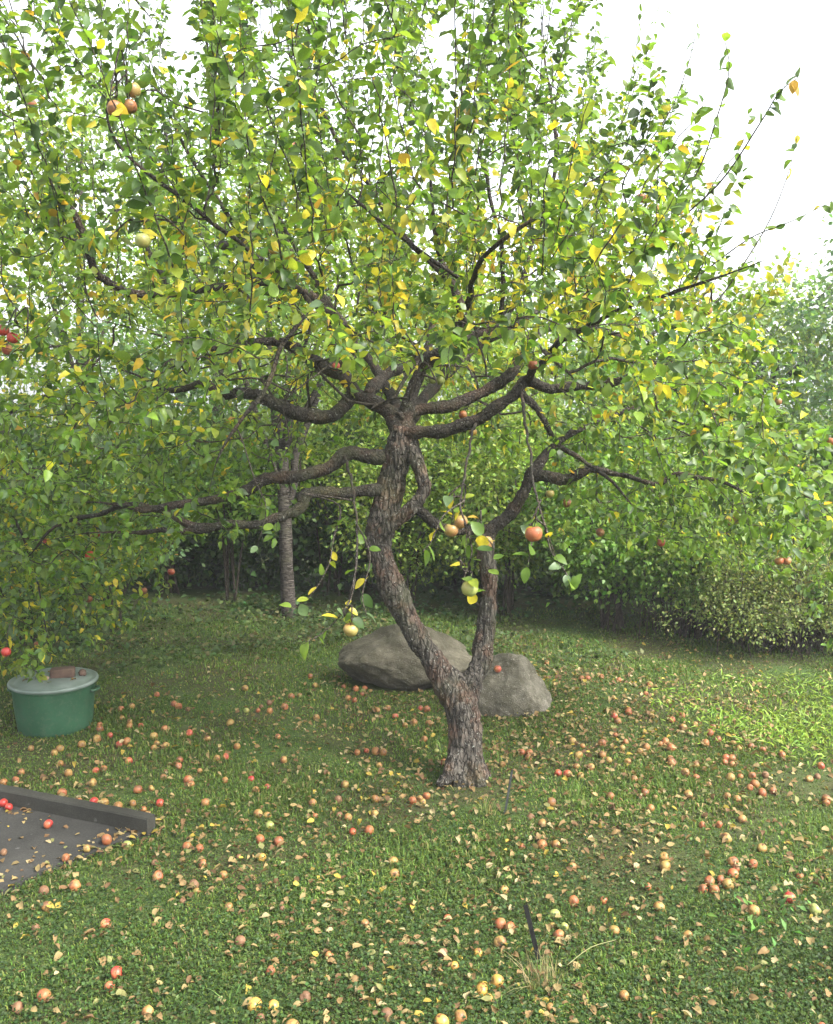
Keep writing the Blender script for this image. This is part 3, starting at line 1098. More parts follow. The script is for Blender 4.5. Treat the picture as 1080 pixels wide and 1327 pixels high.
def bush(name, base, h, rx, ry, n_cl, per, size, cols, w, label, cat='shrub', group=None, zlow=0.15, stems=6, asp=1.0, templ=None,
         clr=0.3, stem_r=0.018, lean=(0, 0), stemmat=None, trunk=None, shape=1.0, seedshell=0.55):
    base = np.array(base, float)
    rt = root(name, base, label, cat, group)
    C = []
    while len(C) < n_cl:
        u = rng.standard_normal(3)
        u /= np.linalg.norm(u)
        r = rng.random() ** (1 / 3.0)
        r = seedshell + (1 - seedshell) * r if rng.random() < 0.75 else r
        z = zlow + (h - zlow) * (0.5 + 0.5 * u[2] * r)
        tz = (z - zlow) / max(h - zlow, 1e-3)
        wid = (1 - 0.35 * abs(tz - 0.45) * 2 * shape)
        x, y = u[0] * r * rx * wid, u[1] * r * ry * wid
        lump = 1 + 0.22 * noise.noise((x * 1.3 + base[0], y * 1.3, z * 1.3 + base[1]))
        C.append((x * lump + lean[0] * tz * h, y * lump + lean[1] * tz * h, z * (0.9 + 0.1 * lump)))
    C = np.array(C)
    rads = clr * (0.6 + 0.8 * rng.random(len(C)))
    V, Fs, K = clump_leaves(C, rads, per, size, cols, w, templ or T_DIA, asp)
    V[:, 2] = np.maximum(V[:, 2], 0.02)
    sm = stemmat or M['shrubstem']
    if trunk is None:
        for k in range(stems):
            tgt = C[rng.integers(len(C))]
            a0 = rng.uniform(0, 6.28)
            p0 = np.array((0.12 * rx * math.cos(a0), 0.12 * rx * math.sin(a0), -0.08))
            mid = p0 * 0.5 + tgt * 0.5 + np.array((0, 0, 0.12 * h)) - 0.15 * np.array((tgt[0], tgt[1], 0))
            P = catmull([(*p0, stem_r), (*mid, stem_r * .7), (*tgt, stem_r * .25)], 8)
            v, f = tube(P[:, :3], P[:, 3], 6)
            link('stem', mesh_np('stem', v, f, mat=sm), rt)
    else:
        rows = np.array(trunk, float)
        P = catmull(rows, 8)
        v, f = tube(P[:, :3], P[:, 3], 12, 0.06)
        link('trunk', mesh_np('trunk', v, f, mat=sm), rt)
        top = rows[-1]
        for k in range(stems):
            tgt = C[rng.integers(len(C))]
            st = rows[rng.integers(max(1, len(rows) // 2), len(rows))]
            mid = (st[:3] + tgt) / 2 + np.array((0, 0, 0.08 * h))
            Q = catmull([(*st[:3], st[3] * .6), (*mid, st[3] * .35), (*tgt, 0.008)], 6)
            v, f = tube(Q[:, :3], Q[:, 3], 6)
            link('limb', mesh_np('limb', v, f, mat=sm), rt)
    link('crown', mesh_np('crown', V, Fs, True, {'lc': K}, M['bgleaf']), rt, kind='stuff')
    return rt


G = {
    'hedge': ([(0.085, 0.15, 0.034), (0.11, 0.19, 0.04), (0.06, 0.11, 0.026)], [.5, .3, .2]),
    'bright': ([(0.19, 0.27, 0.05), (0.15, 0.23, 0.045), (0.25, 0.31, 0.07), (0.10, 0.17, 0.035)], [.35, .3, .2, .15]),  # leaf greens lifted to carry sunlight on the background
    'fresh': ([(0.13, 0.235, 0.045), (0.10, 0.19, 0.038), (0.17, 0.27, 0.06)], [.45, .35, .2]),
    'olive': ([(0.14, 0.185, 0.05), (0.18, 0.225, 0.065), (0.09, 0.13, 0.036), (0.23, 0.22, 0.08)], [.4, .3, .2, .1]),
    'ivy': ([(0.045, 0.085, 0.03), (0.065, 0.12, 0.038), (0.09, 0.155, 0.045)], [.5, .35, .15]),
    'blue': ([(0.09, 0.165, 0.07), (0.13, 0.215, 0.09), (0.17, 0.26, 0.09)], [.4, .4, .2]),
}


def on(x, d):
    """photo column + depth -> the ground there"""
    X_ = (x - 540) / F * d
    return np.array((X_, d, float(gz(X_, d))))


# dark hedge at the back, left to right
HG = 'dark hedge shrubs behind the lawn'
for (x, d, h, rx, lab) in [
    (60, 13.6, 2.3, 1.3, 'dark leafy hedge shrub behind the green tub'),
    (225, 13.9, 1.9, 1.2, 'dark leafy hedge shrub beside the bare soil patch'),
    (330, 14.1, 2.1, 1.2, 'dark ivy-clad hedge shrub left of the banded trunk'),
    (470, 13.8, 2.4, 1.2, 'dark hedge shrub between the banded trunk and the forked apple tree'),
    (600, 14.0, 2.2, 1.2, 'dark hedge shrub directly behind the two boulders'),
    (735, 13.6, 2.3, 1.2, 'dark hedge shrub behind the fresh green leafy bush'),
    (900, 13.2, 2.3, 1.3, 'dark hedge shrub behind the fine-leaved olive bush'),
    (1060, 12.8, 2.4, 1.3, 'dark hedge shrub at the far end of the bright weeds')]:
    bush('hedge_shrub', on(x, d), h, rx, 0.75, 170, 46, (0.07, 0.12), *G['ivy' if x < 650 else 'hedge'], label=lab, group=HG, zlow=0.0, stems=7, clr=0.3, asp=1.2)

# leafy shrubs in front of the hedge
bush('leafy_shrub', on(800, 11.7), 2.55, 1.15, 0.8, 150, 62, (0.05, 0.085), *G['fresh'], label='fresh green leafy bush overhanging the dark hollow', zlow=0.42, stems=9, clr=0.26, asp=1.15, templ=T_LOW)
bush('leafy_shrub', on(905, 11.3), 2.3, 0.9, 0.7, 100, 55, (0.05, 0.08), *G['bright'], label='yellow-green leafy bush behind the fine-leaved olive bush', zlow=0.6, stems=8, clr=0.26, templ=T_LOW)
def arching_shrub(name, base, n, reach, h, size, cols, w, label):
    """many thin arching stems, each clothed in small leaves"""
    rt = root(name, base, label, 'shrub')
    LPs, LDs = [], []
    thin = []
    for k in range(n):
        a0 = rng.uniform(0, 6.28)
        R = reach * rng.uniform(.35, 1.0) * (1.0 if math.sin(a0) < 0 else 0.75)
        H = h * rng.uniform(.45, 1.1) * (1.15 - 0.45 * R / reach)
        p0 = np.array((0.35 * rng.normal(), 0.2 * rng.normal(), -.05))
        dr = np.array((math.cos(a0), 0.7 * math.sin(a0), 0))
        rows = [(*(p0 + dr * R * t + np.array((0, 0, H * (1 - (1 - t / .62) ** 2) if t < .95 else H * .62))), .007 * (1.08 - t)) for t in (0, .25, .5, .75, .9, 1.0)]
        P = catmull(rows, 5)
        P[:, 2] = np.maximum(P[:, 2], -.05)
        P[:, :3] += 0.02 * rng.standard_normal((len(P), 3))
        v, f = tube(P[:, :3], P[:, 3], 5)
        if k < 60:
            link('stem', mesh_np('stem', v, f, mat=M['shrubstem']), rt)
        else:
            thin.append((v, f))
        m = 150
        idx = rng.integers(5, len(P), m)
        off = rng.standard_normal((m, 3)) * 0.075 * np.array((1, 1, .8))
        LPs.append(P[idx, :3] + off)
        LDs.append(norm(off) + norm(np.gradient(P[:, :3], axis=0))[idx] + .4 * rng.standard_normal((m, 3)))
    LPs, LDs = np.vstack(LPs), norm(np.vstack(LDs))
    LPs[:, 2] = np.maximum(LPs[:, 2], .03)
    m = len(LPs)
    V, Fs, K = leaf_cloud(LPs, LDs, norm(np.array((0, 0, 1.0)) + .5 * rng.standard_normal((m, 3))), rng.uniform(*size, m), palette(m, cols, w, .2), T_DIA, .95, .25, .2)
    link('crown', mesh_np('crown', V, Fs, True, {'lc': K}, M['bgleaf']), rt, kind='stuff')
    v, f = merge(thin)
    link('stems', mesh_np('stems', v, f, mat=M['shrubstem']), rt, kind='stuff')


arching_shrub('fine_leaved_shrub', on(1055, 10.7), 190, 1.3, 1.25, (0.028, 0.052), *G['olive'], label='low spreading fine-leaved olive bush beside the bright weeds')
arching_shrub('fine_leaved_shrub', on(915, 11.5), 90, 1.15, 1.7, (0.035, 0.07), *G['fresh'], label='taller arching fresh green bush between olive bush and dark hollow')
bush('leafy_shrub', on(215, 13.2), 3.4, 1.2, 0.7, 120, 52, (0.05, 0.085), *G['blue'], label='tall bluish green bush rising behind the bare soil patch', zlow=1.5, stems=8, clr=0.3, templ=T_LOW)
bush('leafy_shrub', on(430, 13.3), 3.3, 1.1, 0.7, 120, 52, (0.05, 0.085), *G['bright'], label='tall yellow-green bush rising right of the banded trunk', zlow=1.3, stems=8, clr=0.3, templ=T_LOW)
bush('leafy_shrub', on(620, 13.4), 3.5, 1.2, 0.7, 120, 52, (0.05, 0.085), *G['bright'], label='tall yellow-green bush rising behind the boulders', zlow=1.6, stems=8, clr=0.3, templ=T_LOW)
bush('leafy_shrub', on(655, 12.3), 2.7, 1.0, 0.6, 130, 55, (0.05, 0.085), *G['bright'], label='green leafy bush seen through the fork of the apple tree', zlow=0.5, stems=7, clr=0.26, templ=T_LOW)
bush('leafy_shrub', on(525, 12.6), 2.6, 0.9, 0.6, 120, 55, (0.05, 0.085), *G['bright'], label='green leafy bush behind the leaning stem of the apple tree', zlow=0.3, stems=7, clr=0.26, templ=T_LOW)
bush('leafy_shrub', on(135, 11.6), 1.9, 1.0, 0.7, 90, 50, (0.045, 0.075), *G['blue'], label='many-stemmed grey-green bush behind the green tub', zlow=0.75, stems=26, clr=0.26, stem_r=0.012)
bush('leafy_shrub', on(20, 10.9), 2.3, 0.95, 0.7, 110, 50, (0.045, 0.08), *G['blue'], label='pale green bush crowded against the side of the green tub', zlow=0.2, stems=9, clr=0.26)
bush('leafy_shrub', on(300, 13.0), 2.0, 0.8, 0.5, 60, 42, (0.05, 0.085), *G['fresh'], label='loose green bush hanging over the dark ivy hedge', zlow=1.0, stems=7, clr=0.26, templ=T_LOW)

# the banded trunk on the left and its crown
cb = on(371, 12.3)
rt = bush('cherry_tree', cb, 6.0, 2.0, 1.6, 150, 55, (0.06, 0.10), *G['bright'], label='slim tree with banded grey trunk before the dark hedge', cat='tree', zlow=2.9, stems=12, clr=0.42,
          stemmat=M['cherry'], trunk=[(0, 0, -.1, .13), (0, 0, .12, .098), (-.02, 0, .8, .086), (-.03, 0, 1.5, .082), (-.06, .02, 2.1, .074), (-.15, 0, 2.9, .06), (-.2, .05, 3.8, .04)])
Q = catmull([(-.03, 0, 1.35, .05), (.10, 0, 1.72, .046), (.12, .05, 2.1, .05), (.35, .1, 2.7, .04), (.6, .1, 3.4, .02)], 6)
v, f = tube(Q[:, :3], Q[:, 3], 10, 0.05)
link('limb', mesh_np('limb', v, f, mat=M['cherry']), rt)

# tall trees and bushes beyond the hedge, sunlight put into their light leaf tones
BT = 'sunlit trees beyond the hedge'
for (x, d, h, rx, pal, lab) in [
    (-60, 17.5, 8.6, 2.4, 'bright', 'tall bright tree beyond the hedge behind the red-fruited apple tree'),
    (120, 19.0, 8.8, 2.4, 'bright', 'bright yellow-green tree beyond the hedge between tub and banded trunk'),
    (270, 17.0, 7.8, 2.1, 'blue', 'pale bluish green tree beyond the hedge left of the banded trunk'),
    (430, 18.5, 6.9, 2.1, 'bright', 'bright tree beyond the hedge right of the banded trunk'),
    (580, 17.0, 4.9, 1.9, 'bright', 'bright low tree beyond the hedge behind the boulders'),
    (720, 18.5, 4.7, 2.0, 'bright', 'bright tree beyond the hedge behind the right stem of the apple tree'),
    (860, 17.0, 4.4, 1.9, 'fresh', 'green tree beyond the hedge behind the fresh green bush'),
    (1000, 18.0, 4.9, 1.9, 'bright', 'yellow-green tree beyond the hedge behind the olive bush'),
    (1130, 16.5, 5.6, 1.8, 'blue', 'pale grey-green tree beyond the far end of the hedge')]:
    tw = rng.uniform(-.2, .2)
    bush('background_tree', on(x, d), h, rx, 1.5, 190, 36, (0.09, 0.15), *G[pal], label=lab, cat='tree', group=BT, zlow=0.8, stems=10, clr=0.5, asp=1.05,
         trunk=[(0, 0, -.1, .2), (0, 0, .4, .16), (tw, 0, 1.6, .13), (tw * 1.6, .1, 2.8, .1), (tw, .1, h * .6, .06), (0, 0, h * .78, .03)])

# ------------------------------------------------------------------ boulders
def boulder(name, ctr, dims, mat, label, planes, seed, rz=0.0, amp=0.10):
    bm = bmesh.new()
    bmesh.ops.create_icosphere(bm, subdivisions=6, radius=1.0)
    for v in bm.verts:
        p = v.co.copy()
        for (n_, d_) in planes:
            n_ = Vector(n_).normalized()
            e = p.dot(n_) - d_
            if e > 0:
                p -= n_ * e * 0.72
        q = p * 1.4 + Vector((seed, seed * .3, 0))
        k = noise.noise(q) * amp + noise.noise(q * 2.6) * amp * .42 + noise.noise(q * 6) * amp * .22 + noise.noise(q * 15) * amp * .11 + noise.noise(q * 34) * amp * .05
        p += v.co.normalized() * k
        v.co = Vector((p.x * dims[0], p.y * dims[1], p.z * dims[2]))
    me = bpy.data.meshes.new(name)
    bm.to_mesh(me)
    bm.free()
    me.polygons.foreach_set('use_smooth', np.ones(len(me.polygons), bool))
    me.materials.append(mat)
    o = link(name, me, None, ctr, label, 'boulder', 'boulders behind the apple tree')
    o.rotation_euler = (0, 0, rz)
    return o


b1 = ground(528, 897) + np.array((0, 0.42, 0.15))
BO1 = boulder('boulder', b1, (0.70, 0.46, 0.40), M['stoneA'], 'large brown boulder with dark undercut behind the leaning stem',
              [((-.55, -.6, -.6), .50), ((.15, -1, .25), .70), ((.55, -.3, .8), .62), ((-.65, -.15, .7), .74), ((0.3, -.8, -.55), .72), ((-.2, -.9, .55), .78)], 3.1, 0.1, 0.14)
b2 = ground(655, 932) + np.array((0.02, 0.34, 0.08))
BO2 = boulder('boulder', b2, (0.43, 0.36, 0.42), M['stoneB'], 'smaller speckled grey boulder with an apple beside the right stem',
              [((.85, -.2, .55), .78), ((-.3, -.6, .75), .70), ((.1, -1, .12), .8), ((.6, -.6, -.2), .9)], 8.4, -0.2, 0.13)

# ------------------------------------------------------------------ green tub with lid
def lathe(prof, seg=48):
    V, Fl = [], []
    for r, z in prof:
        r *= 0.94
        for k in range(seg):
            a = 2 * math.pi * k / seg
            V.append((r * math.cos(a), r * math.sin(a), z))
    for i in range(len(prof) - 1):
        for k in range(seg):
            Fl.append((i * seg + k, i * seg + (k + 1) % seg, (i + 1) * seg + (k + 1) % seg, (i + 1) * seg + k))
    return np.array(V), np.array(Fl)


tubc = ground(73, 955)
tubc = tubc * (1 + 0.31 / tubc[1])
tubc[2] = float(gz(tubc[0], tubc[1])) - 0.01
tub = root('tub', tubc, 'round green plastic tub with pale lid standing on the grass', 'tub')
V, Fl = lathe([(0.001, 0.004), (0.30, 0.0), (0.322, 0.012), (0.330, 0.05), (0.345, 0.16), (0.358, 0.30), (0.368, 0.415), (0.372, 0.43), (0.366, 0.44), (0.35, 0.425), (0.34, 0.3), (0.31, 0.03), (0.001, 0.02)])
link('body', mesh_np('body', V, Fl, mat=M['tub']), tub)
V, Fl = lathe([(0.374, 0.418), (0.388, 0.416), (0.396, 0.424), (0.397, 0.436), (0.392, 0.446), (0.382, 0.450), (0.370, 0.447), (0.352, 0.440), (0.335, 0.443),
               (0.315, 0.452), (0.26, 0.462), (0.15, 0.472), (0.001, 0.476)])
lid = link('lid', mesh_np('lid', V, Fl, mat=M['lid']), tub)
V, Fl = lathe([(0.371, 0.400), (0.381, 0.403), (0.383, 0.4155), (0.373, 0.4145)])
link('rim', mesh_np('rim', V, Fl, mat=M['tub']), tub)
for sx in (-1, 1):
    P = np.array((.94, .94, 1, 1)) * catmull([(sx * .365, -.07, .36, .012), (sx * .40, -.05, .36, .012), (sx * .41, 0, .36, .012), (sx * .40, .05, .36, .012), (sx * .365, .07, .36, .012)], 4)
    v, f = tube(P[:, :3], P[:, 3], 8)
    link('handle', mesh_np('handle', v, f, mat=M['tub']), tub)


def rock(name, dims, seed, amp=0.2, box=False):
    bm = bmesh.new()
    if box:
        bmesh.ops.create_cube(bm, size=2)
        bmesh.ops.subdivide_edges(bm, edges=bm.edges[:], cuts=7, use_grid_fill=True)
    else:
        bmesh.ops.create_icosphere(bm, subdivisions=4, radius=1)
    for v in bm.verts:
        q = v.co * 1.6 + Vector((seed, 0, seed))
        if box:
            c = v.co.copy()
            l4 = (abs(c.x) ** 18 + abs(c.y) ** 18 + abs(c.z) ** 18) ** (1 / 18)
            c = c / l4
            v.co = c + c.normalized() * noise.noise(q * 1.5) * amp
        else:
            v.co = v.co * (1 + amp * noise.noise(q) + amp * .4 * noise.noise(q * 3))
        v.co = Vector((v.co.x * dims[0], v.co.y * dims[1], v.co.z * dims[2]))
    me = bpy.data.meshes.new(name)
    bm.to_mesh(me)
    bm.free()
    me.polygons.foreach_set('use_smooth', np.ones(len(me.polygons), bool))
    return me


me = rock('block', (0.10, 0.05, 0.04), 2.0, 0.05, True)
me.materials.append(M['brick'])
o = link('broken_brick', me, None, tubc + np.array((0.09, -0.02, 0.508)), 'brown broken brick weighing down the lid of the tub', 'brick')
o.rotation_euler = (0.02, -0.03, 0.22)
me = rock('stone', (0.05, 0.035, 0.022), 5.0, 0.25)
me.materials.append(M['pebble'])
o = link('small_stone', me, None, tubc + np.array((-0.05, -0.11, 0.484)), 'small tan stone beside the broken brick on the lid', 'stone')
me = rock('stone', (0.035, 0.03, 0.03), 7.0, 0.3)
me.materials.append(M['brick'])
link('small_stone', me, None, tubc + np.array((0.235, 0.05, 0.484)), 'dark lump at the end of the broken brick on the lid', 'stone')

# ------------------------------------------------------------------ iron stakes
def stake(base, top, w, mat, label):
    base, top = np.array(base), np.array(top)
    ax = norm(top - base)
    base = base - ax * 0.12
    s = norm(np.cross(ax, (0, 1, 0)))
    b = np.cross(s, ax)
    t_ = 0.005
    prof = [(0, 0), (w, 0), (w, t_), (t_, t_), (t_, w * .8), (0, w * .8)]      # angle iron
    V = []
    for p in (base, top):
        for (u, q) in prof:
            V.append(p + s * (u - w / 2) + b * q)
    V = np.array(V)
    bm = bmesh.new()
    vv = [bm.verts.new(p - base) for p in V]
    for k in range(6):
        bm.faces.new((vv[k], vv[(k + 1) % 6], vv[6 + (k + 1) % 6], vv[6 + k]))
    bm.faces.new(vv[:6])
    bm.faces.new(vv[6:])
    bmesh.ops.recalc_face_normals(bm, faces=bm.faces)
    bmesh.ops.bevel(bm, geom=bm.edges[:], offset=0.0012, segments=1, affect='EDGES')
    me = bpy.data.meshes.new('stake')
    bm.to_mesh(me)
    bm.free()
    me.materials.append(mat)
    return link('iron_stake', me, None, base, label, 'stake')


g1 = ground(698, 1242)
d1 = project(g1)[2][0]
stake(g1, at(681, 1173, d1 - 0.02), 0.024, M['iron'], 'short black iron stake leaning in a tuft of dry grass')
g2 = ground(655, 1052)
d2 = project(g2)[2][0]
stake(g2, at(664, 998, d2 + 0.02), 0.015, M['greyiron'], 'thin grey iron stake at the foot of the apple tree')

# ------------------------------------------------------------------ grass, clover and weeds
def scatter(n, ymin=3.3, ymax=13.2, power=1.0, spread=0.62, extra=0.6):
    """points on the lawn, denser near the viewer's side of the garden (where they show)"""
    u = rng.random(n)
    y = ymin * (ymax / ymin) ** u if power == 1 else ymin + (ymax - ymin) * u
    x = (rng.random(n) * 2 - 1) * (spread * y + extra)
    return x, y


def noise2(x, y, s, o=0.0):
    return (np.sin(x * s + o) * np.cos(y * s * 1.13 + 1.7 * o) + np.sin((x + y) * s * 0.73 + 2.1 * o + 1.3) * 0.7
            + np.sin((x * 0.6 - y) * s * 1.61 + o) * 0.5) / 2.2


def free(x, y, grow=0.0):
    ok = ~in_poly(x, y, SLAB)
    ks = (x - kb0[0]) * kd[0] + (y - kb0[1]) * kd[1]
    kq = (x - kb0[0]) * kn[0] + (y - kb0[1]) * kn[1]
    ok &= ~((ks > -1) & (ks < np.linalg.norm(kb1 - kb0) + .01) & (kq > -0.01) & (kq < KW + 0.01))
    ok &= np.hypot(x - TREE[0], y - TREE[1]) > 0.17 + grow
    ok &= np.hypot(x - tubc[0], y - tubc[1]) > 0.31
    ok &= (((x - b1[0]) / .6) ** 2 + ((y - b1[1]) / .38) ** 2) > 1
    ok &= (((x - b2[0]) / .34) ** 2 + ((y - b2[1]) / .32) ** 2) > 1
    return ok


BARE = [(ground(228, 828), 0.75, 0.42), (ground(1050, 1012), 0.55, 0.3), (ground(655, 1046), .16, .12), (ground(700, 1262), .12, .12)]


def bare(x, y):
    b = np.zeros(len(x))
    for c, rx, ry in BARE:
        b = np.maximum(b, np.exp(-(((x - c[0]) / rx) ** 2 + ((y - c[1]) / ry) ** 2)))
    return b


# grass blades
nb = 520000
x, y = scatter(nb)
ok = free(x, y)
dens = 0.66 + 0.5 * noise2(x, y, 1.9) + 0.35 * noise2(x, y, 7.0, 2.0) - 0.6 * np.clip(noise2(x, y, 3.3, 8.0) - 0.4, 0, 1)
clov = np.clip(0.55 + 0.9 * noise2(x, y, 1.25, 4.0) + 0.30 * (6.4 - y), 0, 1)     # clover takes over towards the house
ok &= rng.random(nb) < np.clip(dens - 0.08 * clov, 0.28, 1) * (1 - 0.85 * bare(x, y))
ok &= y < 12.0 + 0.8 * rng.random(nb)
x, y, clov = x[ok], y[ok], clov[ok]
n = len(x)
z = gz(x, y)
hgt = rng.uniform(0.018, 0.052, n) * np.clip(0.75 + 0.6 * noise2(x, y, 2.7, 1.0) + 0.9 * np.clip(noise2(x, y, 9.0, 6.0) - 0.45, 0, 1), 0.35, 2) * (1 + 0.5 * (rng.random(n) < 0.05))
wid = (0.0016 + 0.00042 * y) * rng.uniform(0.8, 1.3, n)
az = rng.uniform(0, 2 * math.pi, n)
ln = rng.uniform(0.15, 0.95, n)
side = np.stack([np.cos(az), np.sin(az), 0 * az], -1)
fw = np.stack([-np.sin(az), np.cos(az), 0 * az], -1)
B = np.stack([x, y, z - 0.004], -1)
up = np.array((0, 0, 1.0))
mid = B + up * (hgt * 0.62)[:, None] + fw * (hgt * ln * 0.3)[:, None]
tip = B + up * (hgt * (1.05 - 0.45 * ln))[:, None] + fw * (hgt * ln * 1.05)[:, None]
V = np.stack([B - side * wid[:, None], B + side * wid[:, None], mid + side * (wid * .8)[:, None], mid - side * (wid * .8)[:, None], tip], 1)
tri = np.array([(0, 1, 2), (0, 2, 3), (3, 2, 4)])
Fs = (tri[None] + (np.arange(n) * 5)[:, None, None]).reshape(-1, 3)
cg = palette(n, [(0.080, 0.138, 0.027), (0.112, 0.175, 0.036), (0.058, 0.102, 0.023), (0.20, 0.185, 0.08), (0.15, 0.19, 0.045)], [.38, .30, .11, .07, .14], .18)
cg *= (0.9 + 0.2 * noise2(x, y, 2.2, 3.0))[:, None]
link('grass', mesh_np('grass', V.reshape(-1, 3), Fs, False, {'lc': np.repeat(np.clip(cg, .004, .6), 5, 0)}, M['grass']),
     label='short patchy lawn grass under the apple tree', cat='grass', kind='stuff')
print('grass', n)

# clover and small weeds, low leaves
nc = 150000
x, y = scatter(nc, 3.3, 9.5)
ok = free(x, y)
clov = np.clip(0.30 + 0.8 * noise2(x, y, 1.25, 4.0) + 0.42 * (6.2 - y) + 0.25 * noise2(x, y, 5.5), 0, 1)
ok &= rng.random(nc) < np.clip(clov, 0.03, 1) * (1 - 0.9 * bare(x, y))
x, y = x[ok], y[ok]
n = len(x)
P = np.stack([x, y, gz(x, y) + rng.uniform(0.008, 0.042, n)], -1)
D = norm(np.concatenate([rng.standard_normal((n, 2)), 0.15 * rng.standard_normal((n, 1)) + 0.1], 1))
Nr = norm(np.array((0, 0, 1.0)) + 0.42 * rng.standard_normal((n, 3)))
V, Fs, K = leaf_cloud(P, D, Nr, rng.uniform(0.010, 0.024, n), palette(n, [(0.034, 0.064, 0.018), (0.046, 0.082, 0.022), (0.025, 0.049, 0.015), (0.07, 0.105, 0.03)], [.4, .3, .2, .1], .2), T_DIA, 1.45, 0.3, 0.15)  # dark clover greens, deepened further to paint the foreground shade
link('clover', mesh_np('clover', V, Fs, False, {'lc': K}, M['grass']), label='dark green clover and weeds spreading through the lawn', cat='clover', kind='stuff')
print('clover', n)

# broad-leaved weeds on the right, tinted bright to paint the sunlit patch, and ground cover under the hedge
def weeds(name, n, px_poly, size, hz, cols, w, label, asp, soft=0.2, upd=0.9):
    PL = np.array([ground(a_, b_)[:2] for a_, b_ in px_poly])
    lo, hi = PL.min(0) - soft, PL.max(0) + soft
    x = rng.uniform(lo[0], hi[0], n)
    y = rng.uniform(lo[1], hi[1], n)
    jx, jy = x + soft * rng.standard_normal(n), y + soft * rng.standard_normal(n)
    ok = in_poly(jx, jy, PL) & free(x, y)
    ok &= rng.random(n) < np.clip(0.6 + 0.6 * noise2(x, y, 3.0, 1.0), 0.1, 1) * (1 - .95 * bare(x, y))
    x, y = x[ok], y[ok]
    n = len(x)
    P = np.stack([x, y, gz(x, y) + rng.uniform(0.0, hz, n)], -1)
    D = norm(np.concatenate([rng.standard_normal((n, 2)), upd * rng.random((n, 1))], 1))
    Nr = norm(np.array((0, 0, 1.0)) + 0.5 * rng.standard_normal((n, 3)))
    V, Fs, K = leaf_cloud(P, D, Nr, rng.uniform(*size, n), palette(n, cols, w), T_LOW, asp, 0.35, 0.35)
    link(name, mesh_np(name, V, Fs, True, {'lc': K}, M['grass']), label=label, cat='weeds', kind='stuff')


weeds('broad_weeds', 19000, [(880, 900), (1000, 893), (1250, 890), (1300, 975), (1080, 978), (1000, 965), (930, 945)], (0.035, 0.09), 0.04,
      [(0.18, 0.27, 0.045), (0.22, 0.31, 0.06), (0.13, 0.21, 0.038)], [.5, .3, .2], 'broad-leaved weeds coloured bright green for the sunlit corner of the lawn', 0.36, soft=0.38, upd=1.5)
weeds('ground_cover', 15000, [(130, 850), (230, 800), (330, 782), (480, 790), (560, 800), (640, 815), (690, 830), (800, 850), (830, 868), (700, 862), (600, 850), (450, 842), (330, 848), (230, 862), (140, 880)],
      (0.035, 0.075), 0.10, [(0.05, 0.085, 0.028), (0.075, 0.11, 0.034), (0.035, 0.06, 0.02), (0.12, 0.11, 0.05)], [.4, .25, .2, .15], 'low leafy ground cover along the foot of the hedge', 1.2)
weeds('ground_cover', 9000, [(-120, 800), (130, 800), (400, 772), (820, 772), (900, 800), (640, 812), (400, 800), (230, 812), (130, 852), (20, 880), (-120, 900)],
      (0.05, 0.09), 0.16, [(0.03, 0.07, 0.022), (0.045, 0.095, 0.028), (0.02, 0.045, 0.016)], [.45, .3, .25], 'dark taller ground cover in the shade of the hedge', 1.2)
weeds('leafy_weeds', 700, [(920, 1180), (990, 1165), (1040, 1200), (1000, 1240), (930, 1225)], (0.03, 0.07), 0.05,
      [(0.06, 0.15, 0.03), (0.09, 0.19, 0.04)], [.5, .5], 'tuft of lush green weeds in the open lawn', 0.7, upd=1.2)

# dry straw round the stake, and long green blades
def tuft(name, base, n, h, cols, w, label, spread=0.1, wd=0.0018, cat='grass'):
    rt = base
    V, Fs = [], []
    C = palette(n, cols, w, .15)
    for k in range(n):
        a0 = rng.uniform(0, 6.28)
        p = np.array((math.cos(a0), math.sin(a0), 0)) * spread * rng.random() ** .7
        L = rng.uniform(.5, 1.1) * h
        o_ = rng.uniform(0.2, 1.1)
        dr = np.array((math.cos(a0 + rng.normal() * .6), math.sin(a0 + rng.normal() * .6), 0))
        s_ = np.cross(dr, (0, 0, 1.0))
        b0 = len(V)
        for t in (0, .35, .7, 1.0):
            c = p + dr * L * o_ * t * t + np.array((0, 0, L * (t - .45 * o_ * t * t) - .01))
            w_ = wd * (1.05 - t)
            V += [c - s_ * w_, c + s_ * w_]
        for q in range(3):
            Fs.append((b0 + 2 * q, b0 + 2 * q + 1, b0 + 2 * q + 3, b0 + 2 * q + 2))
    me = mesh_np(name, np.array(V), np.array(Fs), False, {'lc': np.repeat(C, 8, 0)}, M['litter'])
    return link(name, me, None, rt, label, cat)


STRAW = [(0.20, 0.165, 0.085), (0.14, 0.11, 0.055), (0.26, 0.22, 0.12), (0.10, 0.13, 0.04)]
gb = ground(705, 1275)
tuft('dry_grass_tuft', gb, 80, 0.20, STRAW, [.4, .3, .15, .15], 'tuft of dry straw-coloured grass round the black stake', 0.10)
gb = ground(632, 1050)
tuft('pale_grass_tuft', gb, 70, 0.14, [(0.22, 0.25, 0.07), (0.14, 0.19, 0.05), (.3, .27, .12)], [.4, .4, .2], 'pale yellow-green grass tuft beside the thin grey stake', 0.08)
gb = ground(296, 1300)
tuft('grass_tuft', gb, 8, 0.24, [(0.09, 0.17, 0.04), (0.12, 0.2, 0.06)], [.5, .5], 'few long broad grass blades standing above the clover', 0.05, 0.005)
